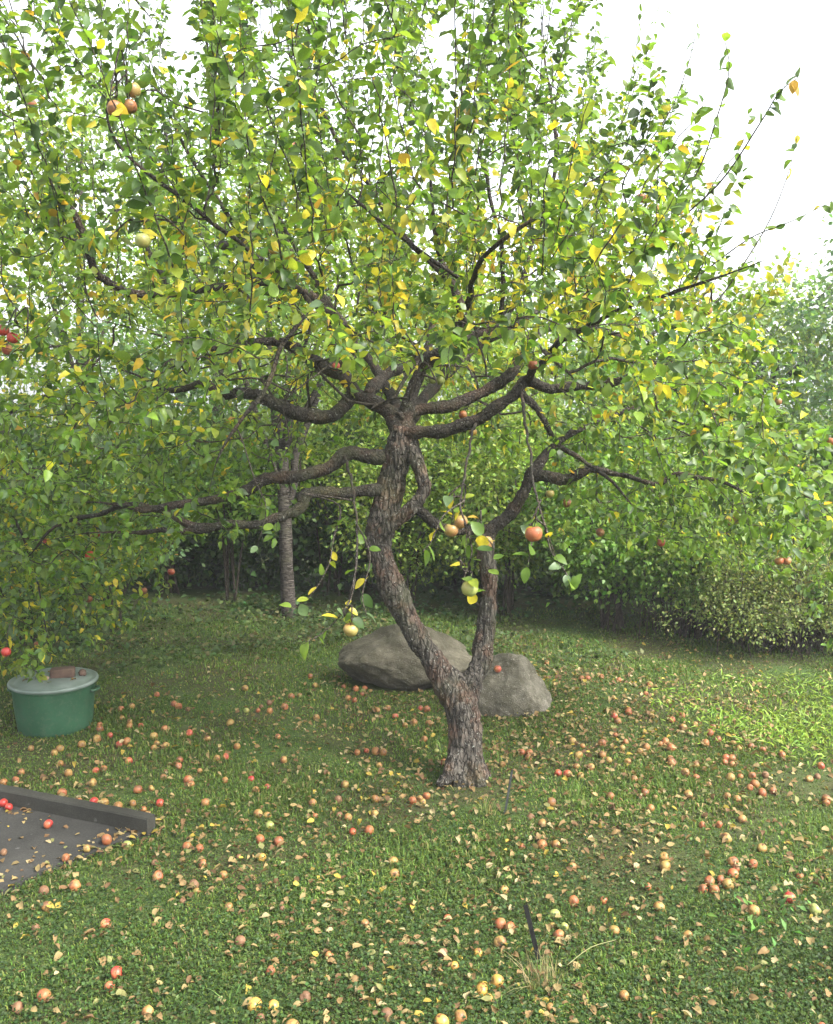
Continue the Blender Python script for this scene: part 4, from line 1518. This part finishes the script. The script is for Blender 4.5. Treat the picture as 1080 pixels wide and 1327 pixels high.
# one long fallen stalk lying right of the stake
P = catmull([(*(ground(735, 1258) + np.array((0, 0, .03))), .0025), (*(ground(765, 1246) + np.array((0, 0, .075))), .002), (*(ground(798, 1232) + np.array((0, 0, .06))), .0012)], 6)
v, f = tube(P[:, :3], P[:, 3], 5)
v0 = ground(735, 1258)
sm = mat_plain('dry_stalk', [(0.3, (0.16, 0.17, 0.07)), (0.7, (0.24, 0.235, 0.11))], 20, 0.8)
link('dry_stalk', mesh_np('dry_stalk', v - v0, f, mat=sm), None, v0, 'long pale dry stalk lying on the grass beside the dry tuft', 'stalk')

# ------------------------------------------------------------------ apples
def apple_mesh(name, seed, mat, stem=False):
    seg, rings = 16, 10
    rs = random.Random(seed)
    V = []
    sq = rs.uniform(0.93, 1.03)
    ax = rs.uniform(0.94, 1.06)
    for i in range(rings + 1):
        th = math.pi * i / rings
        for k in range(seg):
            ph = 2 * math.pi * k / seg
            rr = math.sin(th)
            zz = math.cos(th)
            dim = 0.30 * math.exp(-((1 - zz) / 0.07)) if zz > 0 else -0.20 * math.exp(-((1 + zz) / 0.06))
            z = zz * sq - dim
            taper = 1 + 0.07 * zz
            lob = 1 + 0.04 * math.cos(5 * ph + seed) * (0.3 + (0.7 if zz < 0 else 0)) + 0.09 * noise.noise((math.cos(ph) * 1.2 + seed, math.sin(ph) * 1.2, zz))
            V.append((rr * taper * lob * ax * math.cos(ph), rr * taper * lob / ax * math.sin(ph), z))
    Fq = []
    for i in range(rings):
        for k in range(seg):
            Fq.append((i * seg + k, (i + 1) * seg + k, (i + 1) * seg + (k + 1) % seg, i * seg + (k + 1) % seg))
    return mesh_np(name, np.array(V) * 0.036, np.array(Fq), True, mat=mat)


AM = {}
for c in APPLE_MATS:
    for s in range(4):
        AM[(c, s)] = apple_mesh('apple', s * 3.7 + ord(c), APPLE_MATS[c])
v, f = tube(np.array([(0, 0, .024), (.001, .001, .034), (.004, .002, .045)]), [.0016, .0014, .002], 6)
STEM = mesh_np('stem', v, f, mat=M['twig'])
CNAME = {'R': 'bright red', 'r': 'rosy', 'o': 'peach', 'y': 'yellow', 'Y': 'golden', 'g': 'green', 'b': 'rotten brown', 'h': 'russet', 'k': 'black'}

S4 = 3.857
tiles = [
    (0, 860, "785,145,o 870,193,o 893,205,o 940,222,b 660,207,y 605,222,o 612,270,y 650,292,y 650,315,o 705,318,r 500,298,o 500,320,o 825,335,o 948,355,r 1038,380,y 552,358,r 485,370,y 410,395,y 597,408,r 635,395,o 770,375,y 785,412,y 830,420,y 770,432,y 300,415,y 272,438,y 155,415,y 303,492,y 343,537,y 645,487,r 480,525,r 510,518,o 463,580,y 108,535,o 80,572,o 18,583,o 893,518,o 900,490,o 817,568,y 940,580,o 955,602,o 690,615,o 757,615,y 800,683,R 718,712,o 1028,693,o 1000,540,y 740,737,y 470,668,R 310,630,o 520,675,y 395,670,o 590,690,y 625,695,y"),
    (270, 860, "512,48,o 535,90,y 184,113,y 415,145,o 458,140,y 382,208,o 250,238,o 308,237,o 192,238,g 305,190,b 265,215,b 770,138,o 700,160,o 733,172,o 678,98,o 738,110,o 783,105,o 540,262,y 110,300,y 898,215,y 845,225,y 935,255,r 1028,285,y 985,300,y 348,370,r 145,415,y 45,475,y 88,465,r 792,417,r 837,415,o 875,420,y 855,485,y 745,428,o 215,568,R 297,603,r 85,580,y 237,622,y 683,590,y 522,678,y 378,475,y 835,662,y 1022,668,o 1073,672,y 833,740,y 650,665,b 295,755,y 250,748,y 535,750,o 700,755,y 655,745,b 1062,215,r"),
    (540, 840, "650,70,o 925,145,o 1010,160,o 825,160,o 848,162,o 990,335,r 1005,355,o 1060,318,o 100,495,g 62,365,y 20,295,o 135,545,r 527,497,o 565,500,o 560,523,o 672,460,y 755,610,r 708,605,r 927,468,o 1028,495,y 1045,465,o 1055,565,y 830,480,y 930,525,y 960,553,y 810,518,y 800,572,y 970,735,o 42,752,y 50,715,o 430,560,y 820,620,y 985,255,y 995,430,o 780,455,y 870,580,y 675,760,y 40,440,y"),
    (800, 840, "163,178,o 143,228,o 255,262,y 60,318,o 275,352,o 325,330,o 390,375,y 330,387,y 465,415,o 480,385,o 503,450,o 443,465,o 215,470,o 240,462,o 270,490,o 267,557,o 272,578,o 545,545,r 570,555,o 538,570,o 575,580,o 392,590,y 340,632,y 375,645,o 455,697,y 670,487,o 728,505,o 825,535,o 820,430,o 1018,590,r 615,648,o 675,640,o 688,688,o 663,708,o 725,735,o 778,722,o 565,655,y 85,652,y 132,695,o 138,720,o 355,740,y 1045,752,o 1020,765,o 550,755,y 115,515,y 145,490,y 740,635,b 175,335,y 610,495,y 580,470,y 1000,645,b 960,655,y"),
    (0, 1040, "242,122,R 20,15,R 46,36,R 20,263,b 330,292,o 535,200,o 635,200,g 435,245,y 1015,310,o 1000,230,o 985,450,y 375,415,o 790,370,o 775,300,b 218,935,o 88,990,b 583,843,R 548,908,r 530,612,r 740,1035,y 970,415,b 915,500,b 220,430,b 180,615,b 235,510,y 935,215,o"),
    (270, 1040, "307,118,g 260,195,o 353,205,o 268,290,Y 78,372,y 103,528,y 722,137,R 805,130,o 930,350,y 312,830,o 325,1000,Y 232,995,Y 225,1040,b 605,760,o 340,675,b 155,285,b 420,1103,y 895,1045,b 925,285,y 785,605,y 485,955,b 370,545,b 160,690,b"),
    (540, 1020, "527,283,o 627,268,o 698,268,y 438,497,y 155,635,o 420,655,o 435,680,o 420,740,y 308,797,Y 190,872,Y 405,937,Y 327,988,Y 360,1030,Y 125,1160,Y 712,708,o 680,668,y 740,668,g 937,530,r 785,540,o 1040,1010,y 670,1070,y 780,372,y 990,680,y 570,133,b 628,165,y 690,610,g 218,1137,y 130,810,b"),
    (800, 1020, "168,103,o 425,187,o 510,187,o 547,247,y 680,370,o 725,297,y 580,362,o 580,420,r 593,395,o 462,455,o 430,490,o 460,485,o 520,450,o 555,470,y 155,468,o 210,558,y 862,537,R 685,597,y 990,597,g 205,725,b 240,380,y 235,340,y 355,700,y 1025,1178,r 600,75,y 625,165,y 915,430,o"),
]
LAND = [   # landmark points for labels (photo pixels on the ground)
    ((75, 930), 'by the green tub', 1.1), ((100, 1040), 'along the concrete kerb', .7),
    ((604, 1003), 'at the foot of the apple trunk', .8), ((525, 905), 'before the brown boulder', .8),
    ((660, 935), 'before the grey boulder', .6), ((698, 1242), 'by the black iron stake', .8),
    ((960, 935), 'by the bright weeds', 1.0), ((300, 960), 'between tub and apple tree', 1.3),
    ((300, 1220), 'among clover before the slab', 1.2), ((830, 930), 'between grey boulder and bright weeds', 1.0),
    ((860, 1120), 'between black stake and bright weeds', 1.2), ((480, 1100), 'between kerb end and apple tree', 1.1),
]
LW = [(ground(*p), s, k) for p, s, k in LAND]


def where(p):
    best = min(LW, key=lambda q: math.hypot(p[0] - q[0][0], p[1] - q[0][1]) / q[2])
    return best[1]


def near_kerb(p):
    ks = (p[0] - kb0[0]) * kd[0] + (p[1] - kb0[1]) * kd[1]
    kq = (p[0] - kb0[0]) * kn[0] + (p[1] - kb0[1]) * kn[1]
    return ks < np.linalg.norm(kb1 - kb0) + .04 and -0.005 < kq < KW + 0.04


used = []
APPLES = []
for ox_, oy_, s in tiles:
    for it in s.split():
        a_, b_, c = it.split(',')
        APPLES.append((ox_ + float(a_) / S4, oy_ + float(b_) / S4, c))
nfall = 0
FALL = []
for (px, py, c) in APPLES:
    size = rng.uniform(0.62, 0.98) * (1.0 if c != 'b' else 0.9)
    p = ground(px, py, 0.03 * size + 0.01)
    slab = bool(in_poly(p[0], p[1], SLAB))
    z0 = SLZ if slab else float(gz(p[0], p[1]))
    if near_kerb(p):
        p = p + kn * 0.11
        z0 = float(gz(p[0], p[1]))
    tries = 0
    while any((p[0] - u[0]) ** 2 + (p[1] - u[1]) ** 2 < (0.034 * (size + u[2])) ** 2 for u in used) and tries < 8:
        p = p + np.array((rng.normal() * .02, rng.normal() * .02, 0))
        tries += 1
    used.append((p[0], p[1], size))
    wh = 'on the dark concrete slab' if slab else where(p)
    o = link('fallen_apple', AM[(c, int(rng.integers(4)))], None, (p[0], p[1], z0 + (0.030 if slab else 0.022) * size),
             '', 'apple', 'fallen apples')
    FALL.append((o, p, size, c, wh))
    e_ = Vector((rng.normal(), rng.normal(), rng.normal() * .4)).to_track_quat('Z', 'Y').to_euler()
    o.rotation_euler = (e_[0], e_[1], rng.uniform(0, 6.28))
    o.scale = (size,) * 3
    nfall += 1
    if py > 1040 and c != 'b':
        st = link('stem', STEM, o)
for o, p, size, c, wh in FALL:
    sz = 'small ' if size < 0.73 else 'large ' if size > 0.88 else ''
    nb_ = [(math.hypot(p[0] - q[1][0], p[1] - q[1][1]), q) for q in FALL if q[0] is not o]
    dmin, q = min(nb_, key=lambda t: t[0])
    cl = sum(1 for t in nb_ if t[0] < 0.16)
    rel = 'next to a %s one' % CNAME[q[3]] if dmin < 0.17 else 'lying alone' if dmin > 0.30 else 'lying loose'
    if cl >= 3:
        rel = 'in a tight cluster'
    o['label'] = '%sfallen %s apple %s %s' % (sz, CNAME[c], rel, wh)
print('fallen apples', nfall)

# apples still on the trees: photo x, y, diameter px, colour, label
HANG = [
    (585, 687, 19, 'h', 'lower left apple of the russet pair hanging before the right stem'), (597, 676, 19, 'h', 'upper right apple of the russet pair hanging before the right stem'),
    (628, 704, 21, 'h', 'single russet apple hanging before the top of the right stem'), (609, 763, 22, 'g', 'green apple hanging low before the right stem with leaves'),
    (692, 692, 22, 'o', 'pinkish russet apple hanging beside yellow leaves right of the right stem'), (455, 816, 20, 'h', 'russet apple hanging low at a twig end before the large boulder'),
    (149, 141, 22, 'o', 'largest brownish apple of the cluster of three high up'), (168, 138, 20, 'o', 'brownish apple of the high cluster of three, touching the largest'),
    (173, 117, 20, 'h', 'topmost apple of the high cluster of three'), (185, 312, 20, 'g', 'single green apple among yellow leaves in the crown'),
    (378, 189, 12, 'r', 'red-blushed apple hanging against the white sky gap'), (355, 323, 14, 'Y', 'orange-yellow apple in the middle of the crown'),
    (290, 318, 15, 'k', 'shrivelled black apple still hanging in the crown'),
    (691, 473, 14, 'o', 'orange apple on top of the upper right limb'), (561, 492, 12, 'g', 'left apple of the green pair above the limb fork'), (571, 493, 12, 'g', 'right apple of the green pair above the limb fork'),
    (600, 538, 12, 'o', 'orange apple hanging between the two right limbs'), (613, 560, 11, 'Y', 'yellow apple hanging under the lower right limb'),
    (831, 257, 14, 'o', 'brownish apple high on the right of the crown'), (809, 310, 12, 'h', 'russet apple below the high brownish one'),
    (917, 402, 14, 'o', 'right apple of the brownish pair in the outer crown'), (904, 402, 13, 'h', 'left apple of the brownish pair in the outer crown'),
    (435, 475, 13, 'r', 'red-blushed apple shaded behind the upper left limb'),
]
LOWH = [
    (735, 652, 'o', 'small peach apple hanging beneath the outer limb of the fork'), (713, 640, 'h', 'small russet apple hanging close under the knuckle of the fork limb'),
    (778, 690, 'o', 'small peach apple hanging over the dark hollow below the fork limb'), (857, 703, 'r', 'small rosy apple on a drooping twig before the fresh green bush'),
    (945, 676, 'o', 'peach apple of the touching pair hanging before the leafy bushes'), (954, 674, 'h', 'russet apple of the touching pair hanging before the leafy bushes'),
    (1010, 727, 'r', 'rosy apple of the lowest pair, hanging just above the olive bush'), (1020, 727, 'o', 'peach apple of the lowest pair, hanging just above the olive bush'),
    (998, 628, 'o', 'single peach apple in the outer drooping leaves over the olive bush'), (1031, 607, 'r', 'single rosy apple in the outer drooping leaves over the olive bush'),
    (1008, 520, 'h', 'russet apple high in the outer leaves above the single peach one'), (1078, 572, 'r', 'rosy apple at the outermost end of the drooping branches'),
    (962, 702, 'g', 'single small green apple hanging below the touching pair')]
for (a_, b_, c, lab) in LOWH:
    HANG.append((a_, b_, 11.5, c, lab))
TUBH = [
    (4, 428, 'R', 16, 'outer bright red apple of the cluster of three on the red-fruited tree'), (17, 438, 'R', 16, 'inner bright red apple of the cluster of three on the red-fruited tree'),
    (10, 453, 'r', 15, 'rosy lowest apple of the cluster of three on the red-fruited tree'), (190, 606, 'R', 12, 'bright red apple hanging above the long bare lower limb'),
    (117, 720, 'R', 12.5, 'bright red apple hanging below the end of the lower limbs'), (125, 692, 'r', 11, 'rosy apple hanging right under the end of the lower limbs'),
    (60, 702, 'R', 11, 'small bright red apple in the leaves high above the tub'), (56, 741, 'o', 11, 'peach apple in the leaves below the small bright red one'),
    (135, 752, 'r', 10, 'rosy apple in the leaves at the edge of the shade'), (115, 776, 'o', 11, 'peach apple in the leaves above the far rim of the tub'),
    (50, 835, 'o', 11, 'peach apple hanging just above the lid of the tub'), (8, 845, 'R', 13, 'bright red apple hanging low beside the lid of the tub'),
    (222, 741, 'r', 9.5, 'tiny rosy apple hanging before the dark hedge'), (186, 766, 'o', 9.5, 'tiny peach apple hanging before the dark hedge'),
    (42, 135, 'o', 12, 'single peach apple high in the leaves near the white sky')]
for (a_, b_, c, w_, lab) in TUBH:
    HANG.append((a_, b_, w_, c, lab))
EXTRA_P, EXTRA_D, EXTRA_S, EXTRA_C = [], [], [], []
HT = []
skP = main_sk.P[:main_sk.n]
skP2 = sk2.P[:sk2.n]
for (hx, hy, w_, c, lab) in HANG:
    d = F * 0.072 / w_
    p = at(hx, hy, d)
    label, grp = lab, 'apples still hanging on the trees'
    o = link('hanging_apple', AM[(c, int(rng.integers(4)))], None, p, label, 'apple', grp)
    o.rotation_euler = (rng.normal() * .25, rng.normal() * .25, rng.uniform(0, 6.28))
    o.scale = (w_ * d / F / 0.072 * 1.0,) * 3
    if w_ > 13:
        link('stem', STEM, o)
    HT.append(p)
    # a hanging twig from the nearest branch above, with a few leaves
    best = None
    for own, SP_ in ((tree, skP), (tree2, skP2)):
        dd = SP_ - p
        dist = np.linalg.norm(dd, axis=1) + np.maximum(0, -dd[:, 2]) * 3
        k = int(np.argmin(dist))
        if best is None or dist[k] < best[0]:
            best = (dist[k], own, SP_[k])
    _, own, q = best
    mid = q * 0.5 + p * 0.5 + np.array((0, 0, 0.10 + 0.1 * np.linalg.norm(q - p)))
    P = catmull([(*q, .0055), (*(q * .7 + mid * .3 + .03 * rng.standard_normal(3)), .005), (*(mid + .03 * rng.standard_normal(3)), .0042), (*(p * .6 + mid * .4 + .02 * rng.standard_normal(3)), .0034), (*(p + np.array((0.01, 0, .07))), .0024), (*(p + np.array((0, 0, .03))), .0018)], 5)
    v, f = tube(P[:, :3], P[:, 3], 5)
    ot = link('branch', mesh_np('branch', v - p, f, mat=M['twig']), own)
    ot.location = p - np.array(own.location)
    for _ in range(5):
        u = rng.integers(4, len(P))
        EXTRA_P.append(P[u, :3])
        EXTRA_D.append(rng.standard_normal(3) + np.array((0, 0, -.3)))
        EXTRA_S.append(rng.uniform(.05, .078))
        EXTRA_C.append(LC[rng.choice(7, p=[.3, .15, .1, .15, .1, .15, .05])])
# leafy drooping sprays seen in front of the trunk
for rows in [
    [(395, 640, -1.9), (440, 655, -2.2), (432, 700, -2.4), (425, 735, -2.5), (400, 775, -2.55), (372, 790, -2.6)],
    [(462, 720, -2.55), (455, 775, -2.75), (425, 815, -2.8), (392, 835, -2.85)],
    [(463, 680, -2.3), (480, 720, -2.5), (470, 770, -2.7), (476, 800, -2.75)],
    [(600, 650, -2.7), (575, 668, -2.85), (560, 700, -2.9), (548, 715, -2.95)],
    [(603, 680, -2.95), (612, 715, -3.05), (600, 760, -3.1), (622, 785, -3.1)],
    [(604, 690, -3.0), (622, 690, -3.05), (640, 712, -3.1), (632, 745, -3.1)],
    [(700, 665, -2.9), (690, 700, -3.0), (684, 735, -3.05)],
    [(708, 690, -3.0), (715, 715, -3.0), (735, 745, -3.05), (740, 770, -3.05)],
    [(310, 560, -1.7), (330, 620, -1.9), (345, 660, -2.0), (330, 720, -2.0)],
    [(880, 470, -1.2), (930, 560, -1.5), (960, 640, -1.7), (975, 700, -1.7)],
    # stray shoots against the open sky
    [(840, 300, -1.6), (900, 230, -1.8), (930, 150, -2.0), (945, 90, -2.1), (938, 45, -2.15)],
    [(850, 310, -1.9), (930, 240, -2.2), (985, 160, -2.5), (1010, 120, -2.6), (1035, 100, -2.65)],
    [(900, 360, -1.2), (970, 310, -1.4), (1030, 285, -1.5), (1090, 255, -1.6)],
    [(930, 390, -.8), (990, 300, -.9), (1020, 230, -1.0), (1034, 175, -1.0)],
    [(780, 240, -.3), (810, 140, -.3), (825, 60, -.3), (832, -10, -.3)],
    [(740, 200, .2), (765, 110, .2), (772, 40, .2), (775, -20, .2)],
    [(810, 230, -1.0), (865, 150, -1.1), (890, 90, -1.2), (905, 30, -1.2)],
    [(890, 300, -.4), (930, 230, -.5), (960, 190, -.5), (975, 140, -.5)],
]:
    Q0 = np.array([at(a_, b_, D0 + c_) for a_, b_, c_ in rows])
    k = int(np.argmin(np.linalg.norm(skP - Q0[0], axis=1)))
    Q0 = np.vstack([skP[k], Q0])
    P = catmull(np.hstack([Q0, np.linspace(.0065, .0018, len(Q0))[:, None]]), 5)
    v, f = tube(P[:, :3], P[:, 3], 5)
    ot = link('branch', mesh_np('branch', v - Q0[0], f, mat=M['twig']), tree)
    ot.location = Q0[0] - TREE
    sky_shoot = rows[-1][1] < 300
    for u in range(4 if sky_shoot else 7, len(P), 1 if sky_shoot else 2):
        if rng.random() < .72 or u > len(P) - 6:
            EXTRA_P.append(P[u, :3])
            EXTRA_D.append(rng.standard_normal(3) + np.array((0, 0, -.5)))
            EXTRA_S.append(rng.uniform(.05, .082))
            EXTRA_C.append(LC[rng.choice(7, p=[.34, .10, .08, .20, .10, .14, .04])])
EP, ED = np.array(EXTRA_P), norm(np.array(EXTRA_D))
V, Fs, K = leaf_cloud(EP, ED, norm(np.array((0, -.4, 1.0)) + .5 * rng.standard_normal((len(EP), 3))), np.array(EXTRA_S), np.array(EXTRA_C), T_FULL, 1.0, .3, .35, .05)
link('foliage', mesh_np('foliage', V - TREE, Fs, True, {'lc': K}, M['leaf']), tree, kind='stuff')

# the apple caught on the grey boulder
bpy.context.view_layer.update()
def drop(o, x, y):
    hit, loc, nrm, _ = o.ray_cast(o.matrix_world.inverted() @ Vector((x, y, 5)), Vector((0, 0, -1)))
    return (o.matrix_world @ loc) if hit else None


for (px, py, c, lab, dy) in [(645, 870, 'r', 'red-blushed apple lodged between the grey boulder and the right stem', 0.0)]:
    for dy in np.arange(-0.5, 0.4, 0.02):
        q = at(px, py, project(b2)[2][0] + dy)
        h = drop(BO2, q[0], q[1])
        if h is not None and h.z + 0.03 >= q[2]:
            o = link('fallen_apple', AM[(c, 1)], None, (h.x, h.y, h.z + 0.031), lab, 'apple', 'fallen apples')
            break

# ------------------------------------------------------------------ fallen leaves
LIT = [(0.22, 0.165, 0.075), (0.28, 0.23, 0.13), (0.175, 0.115, 0.052), (0.12, 0.07, 0.035), (0.28, 0.21, 0.04), (0.15, 0.15, 0.058)]
LITN = ['straw-coloured', 'pale cream', 'tan', 'brown', 'yellow', 'olive']
LITW = [.30, .10, .29, .17, .05, .09]


def litter_pts(n):
    out_x, out_y = [], []
    while len(out_x) < n:
        x, y = scatter(4000, 3.5, 11.2, 2, 0.56, 0.5)
        r = np.hypot(x - TREE[0] - 0.3, y - TREE[1] + 0.4)
        dn = 0.16 + 0.9 * np.exp(-(r / 2.6) ** 2) * (0.55 + 0.6 * noise2(x, y, 2.6, 5.0) + .3 * noise2(x, y, 8.0, 1.0))
        px, py, _ = project(np.stack([x, y, 0 * x], -1))
        dn = np.where((px > 640) & (py < 1010) & (px < 1000), dn * 2.3 + 0.18, dn)
        dn = np.where(py > 1060, dn * 0.95 + 0.04, dn)
        dn = np.where(py < 868, dn * 0.3, dn)
        dn = np.where((px < 330) & (py < 900), dn * 0.5, dn)
        ok = free(x, y) & (rng.random(len(x)) < np.clip(dn, 0.02, 1))
        out_x += list(x[ok])
        out_y += list(y[ok])
    return np.array(out_x[:n]), np.array(out_y[:n])


nl = 7600
x, y = litter_pts(nl)
# drifts of leaves on the slab and along its edge
sx, sy = [], []
while len(sx) < 26:
    q = ground(rng.uniform(-5, 190), rng.uniform(1045, 1145))
    if in_poly(q[0], q[1], SLAB) and rng.random() < (0.9 if rng.random() < .5 else .4):
        sx.append(q[0])
        sy.append(q[1])
for a_, b_, m_ in [(186, 1079, 30), (150, 1090, 22), (110, 1106, 16), (60, 1126, 16), (20, 1146, 12), (20, 1056, 14)]:
    q = ground(a_, b_)
    sx += list(q[0] + .09 * rng.standard_normal(m_))
    sy += list(q[1] + .05 * rng.standard_normal(m_))
x = np.concatenate([x, sx])
y = np.concatenate([y, sy])
on_slab = in_poly(x, y, SLAB)
z = np.where(on_slab, SLZ + 0.006, gz(x, y) + rng.uniform(0.012, 0.045, len(x)))
n = len(x)
P = np.stack([x, y, z], -1)
D = norm(np.concatenate([rng.standard_normal((n, 2)), 0.22 * rng.standard_normal((n, 1)) * (~on_slab)[:, None]], 1))
Nr = norm(np.array((0, 0, 1.0)) + np.where(on_slab, 0.08, 0.38)[:, None] * rng.standard_normal((n, 3)))
S = rng.uniform(0.022, 0.056, n) * np.where(rng.random(n) < .08, 1.25, 1)
ci = rng.choice(6, n, p=LITW)
px, py, dd = project(P)
vis = (px > 3) & (px < 1077) & (py < 1322)
order = np.argsort(-np.where(vis, S / dd, 0))
single = order[:290]
rest = order[290:]
LM = {}
for c in range(6):
    for s in range(4):
        V, Fs, K = leaf_cloud(np.zeros((1, 3)), np.array([(0, 1.0, 0)]), np.array([(0, 0, 1.0)]), np.ones(1), np.array([LIT[c]]) * rng.uniform(.85, 1.15), T_FULL, rng.uniform(.75, 1.15), 0.55, 0.5, 0.16)
        LM[(c, s)] = mesh_np('fallen_leaf', V, Fs, True, {'lc': K}, M['litter'])
FP = np.array([q[1][:2] for q in FALL])


def leaf_label(k, wh):
    da = np.hypot(FP[:, 0] - P[k][0], FP[:, 1] - P[k][1])
    j = int(np.argmin(da))
    sz = 'small ' if S[k] < 0.047 else 'large ' if S[k] > 0.057 else ''
    rel = 'beside a %s apple' % CNAME[FALL[j][3]] if da[j] < 0.15 else 'lying flat' if abs(D[k][2]) < 0.06 else 'with its tip raised' if D[k][2] > 0 else 'with its tip down'
    return '%sfallen %s leaf %s %s' % (sz, LITN[ci[k]], rel, wh)


for k in single:
    Yv = D[k]
    Xv = norm(np.cross(Yv, Nr[k]))
    Zv = np.cross(Xv, Yv)
    mw = Matrix((Vector((*Xv, 0)), Vector((*Yv, 0)), Vector((*Zv, 0)), Vector((0, 0, 0, 1)))).transposed()
    wh = 'on the dark concrete slab' if on_slab[k] else where(P[k])
    o = link('fallen_leaf', LM[(int(ci[k]), int(rng.integers(4)))], None, None, leaf_label(k, wh), 'leaf', 'fallen leaves')
    o.matrix_basis = Matrix.Translation(Vector(P[k])) @ mw @ Matrix.Diagonal((S[k], S[k], S[k], 1))
for q, (lx, ly, c, lab) in enumerate([(-.18, -.10, 3, 'brown dry leaf lying on the lid of the tub'), (-.22, .06, 0, 'straw-coloured leaf lying near the rim of the lid'), (.02, -.20, 5, 'olive leaf lying on the lid before the broken brick'),
                                      (-.06, .10, 4, 'yellow leaf lying behind the small stone on the lid'), (.20, -.12, 2, 'tan leaf lying beside the broken brick on the lid')]):
    o = link('fallen_leaf', LM[(c, q % 4)], None, tubc + np.array((lx, ly, 0.478 - 0.08 * math.hypot(lx, ly) + 0.012)), lab, 'leaf', 'fallen leaves')
    o.rotation_euler = (rng.normal() * .1, rng.normal() * .1, rng.uniform(0, 6.28))
    o.scale = (.055,) * 3
V, Fs, K = leaf_cloud(P[rest], D[rest], Nr[rest], S[rest], np.clip(np.array(LIT)[ci[rest]] * (1 + .15 * rng.standard_normal((len(rest), 1))), .02, .8), T_MID, 1.0, 0.5, 0.45, 0.14)
link('leaf_litter', mesh_np('leaf_litter', V, Fs, True, {'lc': K}, M['litter']), label='scatter of small dry leaves strewn over the lawn', cat='leaf litter', kind='stuff')
print('done; tris', sum(len(m.loop_triangles) or len(m.polygons) for m in bpy.data.meshes))

# ------------------------------------------------------------------ thin haze box, added to lift shadows and soften the view
m, t, out = nt('haze')
pv = t.nodes.new('ShaderNodeVolumePrincipled')
pv.inputs['Color'].default_value = (0.93, 0.96, 1.0, 1)
pv.inputs['Density'].default_value = 0.0018
pv.inputs['Anisotropy'].default_value = 0.2
t.links.new(pv.outputs[0], out.inputs['Volume'])
bm = bmesh.new()
bmesh.ops.create_cube(bm, size=1)
for v in bm.verts:
    v.co = Vector((v.co.x * 460, 190 + v.co.y * 480, 4.2 + v.co.z * 10.6))
me = bpy.data.meshes.new('haze')
bm.to_mesh(me)
bm.free()
me.materials.append(m)
link('haze', me, kind='stuff')
